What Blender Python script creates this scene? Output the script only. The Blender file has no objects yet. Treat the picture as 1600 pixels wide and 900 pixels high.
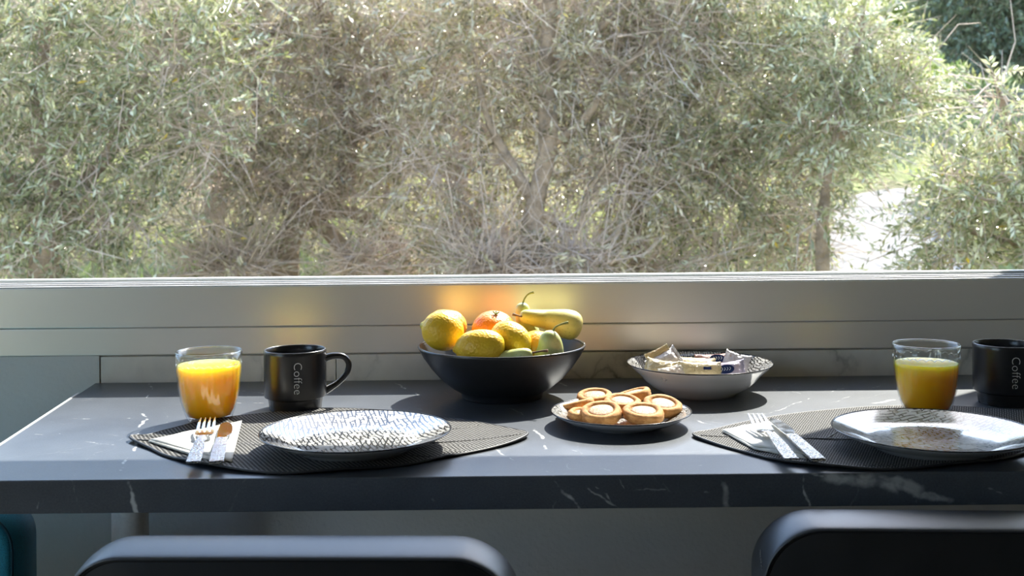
import bpy, bmesh, math, random
import numpy as np
from mathutils import Vector, Matrix, Euler, noise
SC = bpy.context.scene
COL = SC.collection
random.seed(7); RNG = np.random.default_rng(7)
R = math.radians; PI = math.pi

# ------------------------------------------------------------------ camera, sky, sun, exposure
T = 0.90            # height of the worktop over the floor
H = 0.34            # eye over the worktop
F = 1740.0          # focal length in pixels of the 1600 px wide frame
ROLL = 0.0095
cam_d = bpy.data.cameras.new('camera'); cam = bpy.data.objects.new('camera', cam_d); COL.objects.link(cam)
cam_d.sensor_width = 36; cam_d.lens = 36 * F / 1600
cam_d.shift_y = -169 / 1600
cam.rotation_euler = (R(90), ROLL, 0)
cam.location = (0, 0, T + H)
cam_d.clip_start = 0.05; cam_d.clip_end = 400
cam_d.dof.use_dof = True; cam_d.dof.focus_distance = 1.62; cam_d.dof.aperture_fstop = 9.0
SC.camera = cam

SUN_DIR = Vector((0.42, 0.82, 1.0)).normalized()
world = bpy.data.worlds.new('sky_world'); SC.world = world; world.use_nodes = True
wn = world.node_tree; wn.nodes.clear()
sky = wn.nodes.new('ShaderNodeTexSky'); sky.sky_type = 'NISHITA'; sky.sun_disc = False
sky.sun_elevation = math.asin(SUN_DIR.z); sky.sun_rotation = math.atan2(SUN_DIR.x, SUN_DIR.y)
sky.air_density = 1.0; sky.dust_density = 0.9; sky.ozone_density = 1.2
bg = wn.nodes.new('ShaderNodeBackground'); bg.inputs['Strength'].default_value = 0.75
wo = wn.nodes.new('ShaderNodeOutputWorld')
wn.links.new(sky.outputs[0], bg.inputs[0]); wn.links.new(bg.outputs[0], wo.inputs[0])
sl = bpy.data.lights.new('sun', 'SUN'); sl.energy = 13.0; sl.angle = R(0.6); sl.color = (1.0, 0.95, 0.86)
sun = bpy.data.objects.new('sun', sl); COL.objects.link(sun)
sun.rotation_euler = SUN_DIR.to_track_quat('Z', 'Y').to_euler(); sun.location = (3, 6, 9)
SC.view_settings.view_transform = 'Standard'; SC.view_settings.look = 'None'
SC.view_settings.gamma = 1; SC.view_settings.exposure = 0.22
SC.view_settings.use_curve_mapping = False

def unroll(px, py):
    u = px - 800; v = py - 281
    return u - ROLL * v, v + ROLL * u
def P(px, py, d):
    """world point seen at pixel (px, py) at depth d"""
    u, v = unroll(px, py)
    return Vector((u / F * d, d, T + H - v / F * d))
def Pt(px, py, z=0.0):
    """world point seen at pixel (px, py) lying z over the worktop"""
    u, v = unroll(px, py); d = (H - z) * F / v
    return Vector((u / F * d, d, T + z))

# ------------------------------------------------------------------ material helpers
def new_mat(name):
    m = bpy.data.materials.new(name); m.use_nodes = True
    nt = m.node_tree
    return m, nt, nt.nodes['Principled BSDF']
def setp(b, **k):
    names = dict(rough='Roughness', metal='Metallic', spec='Specular IOR Level', coat='Coat Weight', coatr='Coat Roughness',
                 trans='Transmission Weight', ior='IOR', sss='Subsurface Weight', sheen='Sheen Weight', alpha='Alpha')
    for a, v in k.items():
        if a == 'col': b.inputs['Base Color'].default_value = (*v, 1)
        elif a == 'sssr': b.inputs['Subsurface Radius'].default_value = v
        elif a == 'ssss': b.inputs['Subsurface Scale'].default_value = v
        else: b.inputs[names[a]].default_value = v
def N(nt, t, **k):
    n = nt.nodes.new(t)
    for a, v in k.items():
        if a.startswith('i_'): n.inputs[a[2:].replace('_', ' ')].default_value = v
        else: setattr(n, a, v)
    return n
def L(nt, a, b): nt.links.new(a, b)
def math_n(nt, op, a, b=None, c=None, clamp=False):
    n = nt.nodes.new('ShaderNodeMath'); n.operation = op; n.use_clamp = clamp
    for i, v in enumerate((a, b, c)):
        if v is None: continue
        if isinstance(v, (int, float)): n.inputs[i].default_value = v
        else: L(nt, v, n.inputs[i])
    return n.outputs[0]
def ramp(nt, fac, stops, interp='LINEAR'):
    n = nt.nodes.new('ShaderNodeValToRGB'); n.color_ramp.interpolation = interp
    cr = n.color_ramp
    while len(cr.elements) < len(stops): cr.elements.new(0.5)
    for e, (p, c) in zip(cr.elements, stops):
        e.position = p; e.color = (*c, 1) if len(c) == 3 else c
    L(nt, fac, n.inputs[0]); return n.outputs[0]
def mixc(nt, fac, a, b, mode='MIX'):
    n = nt.nodes.new('ShaderNodeMix'); n.data_type = 'RGBA'; n.blend_type = mode
    for inp, v in ((n.inputs[0], fac), (n.inputs[6], a), (n.inputs[7], b)):
        if isinstance(v, (int, float)): inp.default_value = v
        elif isinstance(v, tuple): inp.default_value = (*v, 1)
        else: L(nt, v, inp)
    return n.outputs[2]
def noise_n(nt, vec, scale, detail=3, rough=0.5, dist=0.0):
    n = nt.nodes.new('ShaderNodeTexNoise'); n.inputs['Scale'].default_value = scale
    n.inputs['Detail'].default_value = detail; n.inputs['Roughness'].default_value = rough
    n.inputs['Distortion'].default_value = dist
    if vec is not None: L(nt, vec, n.inputs['Vector'])
    return n
def bump(nt, b, h, strength=0.3, dist=0.002):
    n = nt.nodes.new('ShaderNodeBump'); n.inputs['Strength'].default_value = strength
    n.inputs['Distance'].default_value = dist; L(nt, h, n.inputs['Height'])
    L(nt, n.outputs[0], b.inputs['Normal']); return n
def objc(nt): return nt.nodes.new('ShaderNodeTexCoord').outputs['Object']
def simple(name, col, rough=0.5, metal=0.0, nscale=60, namp=0.12, bstr=0.0, bscale=300, bdist=0.001, **k):
    """plain surface with slight procedural variation"""
    m, nt, b = new_mat(name); setp(b, rough=rough, metal=metal, **k)
    co = objc(nt); n = noise_n(nt, co, nscale, 4)
    lo = tuple(c * (1 - namp) for c in col); hi = tuple(min(1, c * (1 + namp)) for c in col)
    L(nt, ramp(nt, n.outputs[0], [(0.3, lo), (0.7, hi)]), b.inputs['Base Color'])
    if bstr:
        n2 = noise_n(nt, co, bscale, 3); bump(nt, b, n2.outputs[0], bstr, bdist)
    return m

# ------------------------------------------------------------------ materials
M = {}
def marble_black():
    m, nt, b = new_mat('black_marble')
    geo = nt.nodes.new('ShaderNodeNewGeometry').outputs['Position']
    sep = nt.nodes.new('ShaderNodeSeparateXYZ'); L(nt, geo, sep.inputs[0])
    yy = math_n(nt, 'ADD', sep.outputs[1], math_n(nt, 'SUBTRACT', sep.outputs[2], T))
    comb = nt.nodes.new('ShaderNodeCombineXYZ'); L(nt, sep.outputs[0], comb.inputs[0]); L(nt, yy, comb.inputs[1])
    p0 = comb.outputs[0]
    n = noise_n(nt, p0, 9, 5, 0.6)
    off = nt.nodes.new('ShaderNodeVectorMath'); off.operation = 'SUBTRACT'; L(nt, n.outputs[1], off.inputs[0]); off.inputs[1].default_value = (0.5, 0.5, 0.5)
    sc = nt.nodes.new('ShaderNodeVectorMath'); sc.operation = 'SCALE'; L(nt, off.outputs[0], sc.inputs[0]); sc.inputs['Scale'].default_value = 0.045
    ad = nt.nodes.new('ShaderNodeVectorMath'); ad.operation = 'ADD'; L(nt, p0, ad.inputs[0]); L(nt, sc.outputs[0], ad.inputs[1])
    p = ad.outputs[0]
    fade = noise_n(nt, p0, 38, 3, 0.6).outputs[0]
    fadem = math_n(nt, 'MULTIPLY_ADD', fade, 3.4, -0.75, clamp=True)
    veins = []
    def ft(px, py):      # a point of the front face, folded onto the worktop plane
        q = P(px, py, 1.278); return Vector((q.x, 1.278 + (q.z - T), 0))
    segs = [  # (pixel a, pixel b, half width in metres, strength)
        (Pt(236, 600), Pt(219, 660), .0011, 1), (Pt(219, 655), Pt(196, 742), .0014, 1), (ft(199, 748), ft(215, 800), .0016, .9),
        (Pt(128, 653), Pt(275, 653), .0007, .8), (Pt(160, 633), Pt(205, 634), .0007, .7), (Pt(40, 676), Pt(168, 694), .0006, .7),
        (Pt(60, 668), Pt(105, 680), .0006, .5), (Pt(372, 610), Pt(418, 616), .0010, .9), (Pt(300, 628), Pt(420, 629), .0006, .7),
        (Pt(622, 600), Pt(655, 618), .0011, .9), (Pt(660, 640), Pt(720, 655), .0006, .5),
        (Pt(800, 640), Pt(818, 654), .0008, .8), (Pt(836, 672), Pt(858, 700), .0015, .9), (Pt(775, 700), Pt(800, 716), .0010, .8),
        (Pt(800, 728), Pt(842, 736), .0007, .6), (Pt(640, 735), Pt(660, 748), .0008, .7), (Pt(880, 600), Pt(905, 612), .0016, .8),
        (Pt(900, 706), Pt(985, 748), .0006, .5), (Pt(1082, 645), Pt(1180, 646), .0008, .8), (Pt(1085, 652), Pt(1122, 668), .0012, .95),
        (Pt(1200, 643), Pt(1310, 607), .0008, .8), (Pt(1310, 625), Pt(1365, 604), .0006, .6), (Pt(1240, 612), Pt(1300, 626), .0006, .45),
        (Pt(1370, 628), Pt(1405, 622), .0025, .9), (Pt(1100, 728), Pt(1250, 733), .0006, .4), (Pt(1190, 600), Pt(1215, 612), .001, .6),
        (ft(655, 752), ft(682, 792), .0012, .8), (ft(664, 772), ft(700, 796), .0008, .6), (ft(868, 752), ft(905, 796), .0016, .9), (ft(905, 752), ft(960, 788), .0008, .6),
        (ft(940, 760), ft(962, 790), .0007, .6), (ft(775, 748), ft(800, 760), .0007, .6), (ft(1132, 748), ft(1142, 792), .0022, .5),
        (ft(1252, 744), ft(1264, 790), .0012, .7), (ft(1262, 748), ft(1350, 754), .0012, .7), (ft(1300, 752), ft(1385, 768), .0035, .7), (ft(1350, 754), ft(1425, 764), .0028, .6),
        (ft(1380, 764), ft(1510, 782), .0022, .65), (ft(1420, 742), ft(1428, 775), .0010, .6), (ft(1520, 745), ft(1600, 790), .0007, .4), (ft(60, 790), ft(85, 762), .0006, .3),
        (ft(1010, 762), ft(1100, 772), .0006, .35), (ft(330, 760), ft(365, 795), .0006, .3)]
    # one small node group evaluates a straight vein
    g = bpy.data.node_groups.new('vein_line', 'ShaderNodeTree')
    for nm, ty in (('P', 'NodeSocketVector'), ('A', 'NodeSocketVector'), ('D', 'NodeSocketVector'), ('Len', 'NodeSocketFloat'), ('W', 'NodeSocketFloat')):
        g.interface.new_socket(nm, in_out='INPUT', socket_type=ty)
    g.interface.new_socket('Out', in_out='OUTPUT', socket_type='NodeSocketFloat')
    gi = g.nodes.new('NodeGroupInput'); go = g.nodes.new('NodeGroupOutput')
    def vm(op, a, b2):
        q = g.nodes.new('ShaderNodeVectorMath'); q.operation = op; g.links.new(a, q.inputs[0]); g.links.new(b2, q.inputs[1]); return q
    rel = vm('SUBTRACT', gi.outputs['P'], gi.outputs['A']).outputs[0]
    tt = vm('DOT_PRODUCT', rel, gi.outputs['D']).outputs['Value']
    cr = vm('CROSS_PRODUCT', rel, gi.outputs['D']).outputs[0]
    ln = g.nodes.new('ShaderNodeVectorMath'); ln.operation = 'LENGTH'; g.links.new(cr, ln.inputs[0])
    q1 = math_n(g, 'DIVIDE', ln.outputs['Value'], gi.outputs['W'])
    body = math_n(g, 'SUBTRACT', 1.6, q1, clamp=True)
    e1 = math_n(g, 'MULTIPLY', tt, 120.0, clamp=True)
    e2 = math_n(g, 'MULTIPLY', math_n(g, 'SUBTRACT', gi.outputs['Len'], tt), 120.0, clamp=True)
    g.links.new(math_n(g, 'MULTIPLY', math_n(g, 'MULTIPLY', body, e1), e2), go.inputs[0])
    acc = None
    for a, c, w, s in segs:
        a = Vector((a.x, a.y, 0)); c = Vector((c.x, c.y, 0)); d = c - a; ln_ = d.length; d /= ln_
        a = a - d * .012; ln_ += .024
        q = nt.nodes.new('ShaderNodeGroup'); q.node_tree = g; L(nt, p, q.inputs['P'])
        q.inputs['A'].default_value = a; q.inputs['D'].default_value = d; q.inputs['Len'].default_value = ln_; q.inputs['W'].default_value = w * 1.25
        o = math_n(nt, 'MULTIPLY', q.outputs[0], s)
        acc = o if acc is None else math_n(nt, 'MAXIMUM', acc, o)
    acc = math_n(nt, 'MULTIPLY', acc, fadem)
    vor = nt.nodes.new('ShaderNodeTexVoronoi'); vor.feature = 'DISTANCE_TO_EDGE'; vor.inputs['Scale'].default_value = 5.0; L(nt, p, vor.inputs['Vector'])
    net = math_n(nt, 'MULTIPLY', math_n(nt, 'LESS_THAN', vor.outputs[0], 0.004), math_n(nt, 'MULTIPLY_ADD', fade, 3.0, -1.45, clamp=True))
    acc = math_n(nt, 'MAXIMUM', acc, math_n(nt, 'MULTIPLY', net, 0.35))
    cloud = noise_n(nt, p0, 6, 6, 0.65).outputs[0]; speck = noise_n(nt, p0, 420, 2, 0.6).outputs[0]
    base = ramp(nt, math_n(nt, 'ADD', math_n(nt, 'MULTIPLY', cloud, .6), math_n(nt, 'MULTIPLY', speck, .4)),
                [(0.35, (.055, .063, .078)), (0.65, (.105, .118, .142))])
    L(nt, mixc(nt, acc, base, (.62, .63, .64)), b.inputs['Base Color'])
    setp(b, rough=.3, spec=.7)
    L(nt, ramp(nt, speck, [(0.3, (.28,) * 3), (0.7, (.38,) * 3)]), b.inputs['Roughness'])
    bump(nt, b, speck, .12, .0006)
    return m
M['marble'] = marble_black()

def marble_white():
    m, nt, b = new_mat('white_marble'); co = nt.nodes.new('ShaderNodeNewGeometry').outputs['Position']
    mp = nt.nodes.new('ShaderNodeMapping'); L(nt, co, mp.inputs[0]); mp.inputs['Rotation'].default_value = (0, R(35), 0); mp.inputs['Scale'].default_value = (1, 1, .8)
    n = noise_n(nt, mp.outputs[0], 7, 5, .6)
    ad = nt.nodes.new('ShaderNodeVectorMath'); ad.operation = 'MULTIPLY_ADD'; L(nt, n.outputs[1], ad.inputs[0]); ad.inputs[1].default_value = (.14,) * 3; L(nt, mp.outputs[0], ad.inputs[2])
    v = nt.nodes.new('ShaderNodeTexVoronoi'); v.feature = 'DISTANCE_TO_EDGE'; v.inputs['Scale'].default_value = 7; L(nt, ad.outputs[0], v.inputs['Vector'])
    k = ramp(nt, v.outputs[0], [(0, (1, 1, 1)), (.03, (.35,) * 3), (.09, (0, 0, 0))])
    f = math_n(nt, 'MULTIPLY_ADD', noise_n(nt, co, 6, 3).outputs[0], 4.0, -1.7, clamp=True)
    cl = ramp(nt, noise_n(nt, co, 14, 5).outputs[0], [(.3, (.68, .65, .60)), (.7, (.84, .81, .76))])
    L(nt, mixc(nt, math_n(nt, 'MULTIPLY', k, f), cl, (.17, .16, .15)), b.inputs['Base Color'])
    setp(b, rough=.3); return m
M['white_marble'] = marble_white()
M['frame'] = simple('white_lacquered_aluminium', (.90, .85, .79), .33, metal=.4, nscale=4, namp=.03, bstr=.03, bscale=8, bdist=.002, spec=1.0, coat=.5, coatr=.3)
M['rail'] = simple('bright_aluminium_track', (.62, .63, .64), .45, nscale=8, namp=.03)
M['groove_shade'] = simple('dark_groove_shade', (.12, .12, .13), .6)
M['plaster'] = simple('grey_textured_wall_paint', (.66, .65, .64), .8, nscale=6, namp=.04, bstr=.35, bscale=120, bdist=.004)
M['room_wall'] = simple('warm_white_wall_paint', (.66, .60, .53), .8, nscale=3, namp=.04, bstr=.2, bscale=100, bdist=.002)
M['ceiling'] = simple('white_ceiling_paint', (.62, .61, .59), .85, nscale=3, namp=.03)
def wood_floor():
    m, nt, b = new_mat('oak_floor'); co = objc(nt)
    br = nt.nodes.new('ShaderNodeTexBrick'); L(nt, co, br.inputs[0]); br.inputs['Scale'].default_value = 1
    br.inputs['Brick Width'].default_value = 1.2; br.inputs['Row Height'].default_value = .15; br.inputs['Mortar Size'].default_value = .002
    br.inputs['Color1'].default_value = (.30, .22, .15, 1); br.inputs['Color2'].default_value = (.24, .17, .11, 1); br.inputs['Mortar'].default_value = (.05, .04, .03, 1)
    L(nt, br.outputs[0], b.inputs['Base Color']); setp(b, rough=.45); return m
M['floor'] = wood_floor()
M['steel_leg'] = simple('satin_grey_leg', (.88, .85, .80), .3, metal=.0, nscale=200, namp=.05)
M['leather'] = simple('charcoal_leather', (.045, .05, .062), .40, nscale=20, namp=.15, bstr=.25, bscale=700, bdist=.0004, spec=.75)
M['leather_dark'] = simple('black_leather', (.016, .016, .018), .6, nscale=20, namp=.15, bstr=.25, bscale=700, bdist=.0006, spec=.25)
M['stitch'] = simple('grey_thread', (.30, .31, .33), .7)
M['black_metal'] = simple('black_painted_steel', (.03, .03, .03), .4, metal=.4)
M['teal'] = simple('teal_woven_fabric', (.015, .22, .31), .9, nscale=900, namp=.45, bstr=.4, bscale=900, bdist=.001, sheen=.3)
M['teal_seam'] = simple('dark_teal_thread', (.006, .05, .07), .9)
M['black_ceramic'] = simple('satin_black_ceramic', (.016, .016, .018), .27, nscale=80, namp=.1, spec=.5, coat=.25, coatr=.3)
M['black_bowl'] = simple('matt_black_bowl_glaze', (.020, .021, .024), .36, nscale=90, namp=.1, spec=.55)
M['bowl_rim'] = simple('polished_bowl_rim', (.05, .05, .055), .25, spec=.8)
M['print_white'] = simple('white_mug_print', (.72, .72, .72), .5)
M['white_glaze'] = simple('white_glaze', (.78, .77, .75), .16, nscale=20, namp=.02, coat=.4, coatr=.05)
M['grey_glaze'] = simple('grey_glazed_underside', (.40, .41, .44), .2, nscale=30, namp=.05, coat=.3)
M['black_glaze'] = simple('black_rim_glaze', (.012, .012, .014), .2)

def crackle(name='crackle_print_glaze', q=1.0):
    """white glaze printed with short broken black strokes"""
    m, nt, b = new_mat(name); co = objc(nt)
    n = noise_n(nt, co, 22, 3, .55)
    ad = nt.nodes.new('ShaderNodeVectorMath'); ad.operation = 'MULTIPLY_ADD'; L(nt, n.outputs[1], ad.inputs[0]); ad.inputs[1].default_value = (.012,) * 3; L(nt, co, ad.inputs[2])
    outs = []
    for rot, wdt, row, th in ((78, .024, .0060, .00115), (97, .017, .0090, .0010)):
        wdt, row, th = wdt * q, row * q, th * q
        mp = nt.nodes.new('ShaderNodeMapping'); L(nt, ad.outputs[0], mp.inputs[0]); mp.inputs['Rotation'].default_value = (0, 0, R(rot))
        br = nt.nodes.new('ShaderNodeTexBrick'); L(nt, mp.outputs[0], br.inputs[0]); br.inputs['Scale'].default_value = 1; br.offset = .37
        br.inputs['Brick Width'].default_value = wdt; br.inputs['Row Height'].default_value = row
        br.inputs['Mortar Size'].default_value = th; br.inputs['Mortar Smooth'].default_value = .25
        outs.append(br.outputs['Fac'])
    br1 = math_n(nt, 'GREATER_THAN', noise_n(nt, co, 75, 1).outputs[0], .42)
    br2 = math_n(nt, 'GREATER_THAN', noise_n(nt, co, 60, 1).outputs[0], .52)
    f = math_n(nt, 'MAXIMUM', math_n(nt, 'MULTIPLY', outs[0], br1), math_n(nt, 'MULTIPLY', outs[1], br2))
    L(nt, mixc(nt, f, (.50, .49, .47), (.018, .018, .02)), b.inputs['Base Color'])
    setp(b, rough=.13, coat=.4, coatr=.04); return m
M['crackle'] = crackle(); M['crackle_fine'] = crackle('fine_crackle_print_glaze', .62)

def weave():
    m, nt, b = new_mat('woven_black_and_white_vinyl'); co = objc(nt)
    n = noise_n(nt, co, 30, 2)
    ad = nt.nodes.new('ShaderNodeVectorMath'); ad.operation = 'MULTIPLY_ADD'; L(nt, n.outputs[1], ad.inputs[0]); ad.inputs[1].default_value = (.002,) * 3; L(nt, co, ad.inputs[2])
    mp = nt.nodes.new('ShaderNodeMapping'); L(nt, ad.outputs[0], mp.inputs[0]); mp.inputs['Rotation'].default_value = (0, 0, R(62))
    s = nt.nodes.new('ShaderNodeSeparateXYZ'); L(nt, mp.outputs[0], s.inputs[0])
    k = 2 * PI / .0040
    wx = math_n(nt, 'SINE', math_n(nt, 'MULTIPLY', s.outputs[0], k)); wy = math_n(nt, 'SINE', math_n(nt, 'MULTIPLY', s.outputs[1], k * .8))
    pr = math_n(nt, 'ADD', math_n(nt, 'MULTIPLY', math_n(nt, 'MULTIPLY', wx, wy), .34), math_n(nt, 'MULTIPLY', math_n(nt, 'ADD', wx, wy), .13))
    f = math_n(nt, 'ADD', pr, .52)
    L(nt, ramp(nt, f, [(.46, (.006, .006, .007)), (.62, (.22, .215, .205)), (1, (.40, .39, .38))]), b.inputs['Base Color'])
    setp(b, rough=.8, spec=.12); bump(nt, b, f, .7, .0009); return m
M['weave'] = weave()
M['mat_edge'] = simple('black_mat_binding', (.018, .018, .02), .5)
m_, nt_, b_p = new_mat('frosted_white_glass_print'); tr_ = nt_.nodes.new('ShaderNodeBsdfTranslucent'); tr_.inputs[0].default_value = (.95, .95, .95, 1)
ad_ = nt_.nodes.new('ShaderNodeMixShader'); ad_.inputs[0].default_value = .7; setp(b_p, col=(.9, .9, .9)); L(nt_, b_p.outputs[0], ad_.inputs[1]); L(nt_, tr_.outputs[0], ad_.inputs[2]); L(nt_, ad_.outputs[0], nt_.nodes['Material Output'].inputs[0])
M['frost'] = m_
M['napkin'] = simple('white_paper_napkin', (.68, .67, .63), .85, nscale=30, namp=.03, bstr=.25, bscale=500, bdist=.0006)
def cutlery(name, rough, bs):
    m, nt, b = new_mat(name); setp(b, metal=1, rough=rough, col=(.60, .60, .60)); co = objc(nt)
    if bs:
        v = nt.nodes.new('ShaderNodeTexVoronoi'); v.inputs['Scale'].default_value = 420; L(nt, co, v.inputs['Vector']); bump(nt, b, v.outputs[0], bs, .0012)
    else:
        n = noise_n(nt, co, 60); L(nt, ramp(nt, n.outputs[0], [(.3, (rough * .8,) * 3), (.7, (rough * 1.3,) * 3)]), b.inputs['Roughness'])
    return m
M['steel'] = cutlery('polished_steel', .16, 0); M['hammered'] = cutlery('hammered_steel', .22, .9)

def glass_mat(name, tint, veil=0.0, ior=1.45, rough=.02):
    m = bpy.data.materials.new(name); m.use_nodes = True; nt = m.node_tree; nt.nodes.clear()
    o = nt.nodes.new('ShaderNodeOutputMaterial'); t = nt.nodes.new('ShaderNodeBsdfTransparent'); t.inputs[0].default_value = (*tint, 1)
    g = nt.nodes.new('ShaderNodeBsdfGlossy'); g.inputs['Roughness'].default_value = rough
    f = nt.nodes.new('ShaderNodeFresnel'); bf = nt.nodes.new('ShaderNodeNewGeometry').outputs['Backfacing']
    L(nt, math_n(nt, 'ADD', math_n(nt, 'MULTIPLY', bf, 1 / ior - ior), ior), f.inputs[0])
    mx = nt.nodes.new('ShaderNodeMixShader'); L(nt, f.outputs[0], mx.inputs[0]); L(nt, t.outputs[0], mx.inputs[1]); L(nt, g.outputs[0], mx.inputs[2])
    last = mx.outputs[0]
    if veil:
        d = nt.nodes.new('ShaderNodeBsdfDiffuse'); d.inputs[0].default_value = (.9, .9, .88, 1)
        tr = nt.nodes.new('ShaderNodeBsdfTranslucent'); tr.inputs[0].default_value = (.9, .9, .88, 1)
        a = nt.nodes.new('ShaderNodeMixShader'); a.inputs[0].default_value = .7; L(nt, d.outputs[0], a.inputs[1]); L(nt, tr.outputs[0], a.inputs[2])
        n = noise_n(nt, objc(nt), 5, 6, .7); fac = ramp(nt, n.outputs[0], [(.3, (veil * .8,) * 3), (.75, (veil * 1.3,) * 3)])
        m2 = nt.nodes.new('ShaderNodeMixShader'); L(nt, fac, m2.inputs[0]); L(nt, last, m2.inputs[1]); L(nt, a.outputs[0], m2.inputs[2]); last = m2.outputs[0]
    L(nt, last, o.inputs[0]); return m
M['pane'] = glass_mat('veiled_window_glass', (.97, .98, .97), veil=.003)  # thin diffuse film added for a hazy veil over the view
M['tumbler'] = glass_mat('clear_tumbler_glass', (.985, .99, .985), ior=1.5)
M['rim_glass'] = glass_mat('thick_glass_rim', (.93, .94, .93), ior=2.1, rough=.08)

def juice_mat():
    m, nt, b = new_mat('orange_juice'); co = objc(nt)
    s = nt.nodes.new('ShaderNodeSeparateXYZ'); L(nt, co, s.inputs[0])
    n = noise_n(nt, co, 60, 3)
    h = math_n(nt, 'ADD', math_n(nt, 'MULTIPLY', s.outputs[2], 14), math_n(nt, 'MULTIPLY', n.outputs[0], .12))
    L(nt, ramp(nt, h, [(.2, (1.0, .46, .004)), (.75, (1.0, .58, .012)), (1, (1.0, .66, .07))]), b.inputs['Base Color'])
    setp(b, rough=.25, sss=1.0, sssr=(1.0, .7, .12), ssss=.04, ior=1.34); return m
M['juice'] = juice_mat()
def fruit_mat(name, c1, c2, c3=None, bs=.5, scale=260, rough=.38, sss=.12, gscale=18):
    m, nt, b = new_mat(name); co = objc(nt)
    n = noise_n(nt, co, gscale, 4); col = ramp(nt, n.outputs[0], [(.3, c1), (.7, c2)])
    if c3:
        s = noise_n(nt, co, 300, 2); col = mixc(nt, math_n(nt, 'MULTIPLY_ADD', s.outputs[0], 5, -3.1, clamp=True), col, c3)
    L(nt, col, b.inputs['Base Color']); setp(b, rough=rough, sss=sss, sssr=(.8, .5, .2), ssss=.01)
    v = nt.nodes.new('ShaderNodeTexVoronoi'); v.inputs['Scale'].default_value = scale; L(nt, co, v.inputs['Vector'])
    bump(nt, b, v.outputs[0], bs, .0012); return m
M['lemon'] = fruit_mat('lemon_peel', (.88, .52, .02), (.92, .64, .05), bs=.55)
M['lemon_green'] = fruit_mat('green_tinged_lemon_tip', (.42, .45, .03), (.60, .55, .04), bs=.4)
M['orange'] = fruit_mat('orange_peel', (.90, .24, .012), (.95, .34, .03), bs=.5)
M['orange_pale'] = fruit_mat('pale_orange_peel', (.90, .42, .03), (.93, .52, .07), bs=.6, scale=220)
M['pear'] = fruit_mat('yellow_pear_skin', (.66, .58, .13), (.76, .66, .26), (.40, .33, .10), bs=.08, scale=500, rough=.42)
M['pear_green'] = fruit_mat('green_pear_skin', (.50, .56, .17), (.68, .68, .32), (.33, .36, .10), bs=.1, scale=500, rough=.42)
M['stem'] = simple('green_pear_stem', (.30, .30, .09), .6, nscale=150, namp=.3)
M['stem_brown'] = simple('brown_pear_stem', (.20, .11, .06), .7, nscale=150, namp=.3)
M['calyx'] = simple('dry_green_calyx', (.22, .26, .07), .7)
def cookie_mat():
    m, nt, b = new_mat('baked_shortbread'); co = objc(nt)
    n = noise_n(nt, co, 120, 5, .7); n2 = noise_n(nt, co, 40, 2)
    L(nt, ramp(nt, math_n(nt, 'ADD', math_n(nt, 'MULTIPLY', n.outputs[0], .6), math_n(nt, 'MULTIPLY', n2.outputs[0], .4)), [(.34, (.33, .13, .035)), (.52, (.60, .30, .10)), (.7, (.76, .46, .20))]), b.inputs['Base Color'])
    setp(b, rough=.8); bump(nt, b, n.outputs[0], .9, .002); return m
M['cookie'] = cookie_mat()
def sugar_mat():
    m, nt, b = new_mat('sugared_cookie_centre'); co = objc(nt)
    n = noise_n(nt, co, 420, 3, .7)
    L(nt, ramp(nt, n.outputs[0], [(.36, (.34, .16, .06)), (.5, (.48, .29, .14)), (.68, (.66, .54, .40))]), b.inputs['Base Color'])
    setp(b, rough=.6); bump(nt, b, n.outputs[0], .8, .0015); return m
M['sugar'] = sugar_mat()
def wrapper(name, c, a):
    m = bpy.data.materials.new(name); m.use_nodes = True; nt = m.node_tree; b = nt.nodes['Principled BSDF']; o = nt.nodes['Material Output']
    setp(b, rough=.22, spec=.7); co = objc(nt); n = noise_n(nt, co, 55, 3, .6)
    L(nt, ramp(nt, n.outputs[0], [(.3, tuple(x * .8 for x in c)), (.7, c)]), b.inputs['Base Color'])
    bump(nt, b, noise_n(nt, co, 90, 3, .6, 1.5).outputs[0], .7, .004)
    t = nt.nodes.new('ShaderNodeBsdfTransparent'); mx = nt.nodes.new('ShaderNodeMixShader'); mx.inputs[0].default_value = a
    L(nt, t.outputs[0], mx.inputs[1]); L(nt, b.outputs[0], mx.inputs[2]); L(nt, mx.outputs[0], o.inputs[0]); return m
M['wrap_cream'] = wrapper('cream_wrapper_film', (.86, .72, .42), .7)
M['wrap_clear'] = wrapper('clear_wrapper_film', (.92, .90, .86), .42)
M['wrap_white'] = wrapper('white_wrapper_film', (.88, .84, .86), .8)
M['wrap_pink'] = wrapper('pink_wrapper_film', (.62, .36, .32), .8)
M['wrap_lilac'] = wrapper('lilac_wrapper_film', (.66, .60, .76), .75)
M['navy'] = simple('navy_label_ink', (.012, .025, .10), .4)
M['biscuit'] = simple('toasted_biscuit', (.66, .34, .12), .8, nscale=200, namp=.35, bstr=.8, bscale=200, bdist=.002)
M['bark'] = simple('olive_bark', (.32, .235, .16), .9, nscale=14, namp=.4, bstr=1.0, bscale=30, bdist=.03)
M['twig'] = simple('dry_pale_twigs', (.62, .49, .40), .75, nscale=6, namp=.3)
M['sail'] = simple('white_canvas_shade', (.75, .75, .73), .8)
M['added_overhang'] = simple('light_render', (.6, .58, .54), .85)

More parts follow.
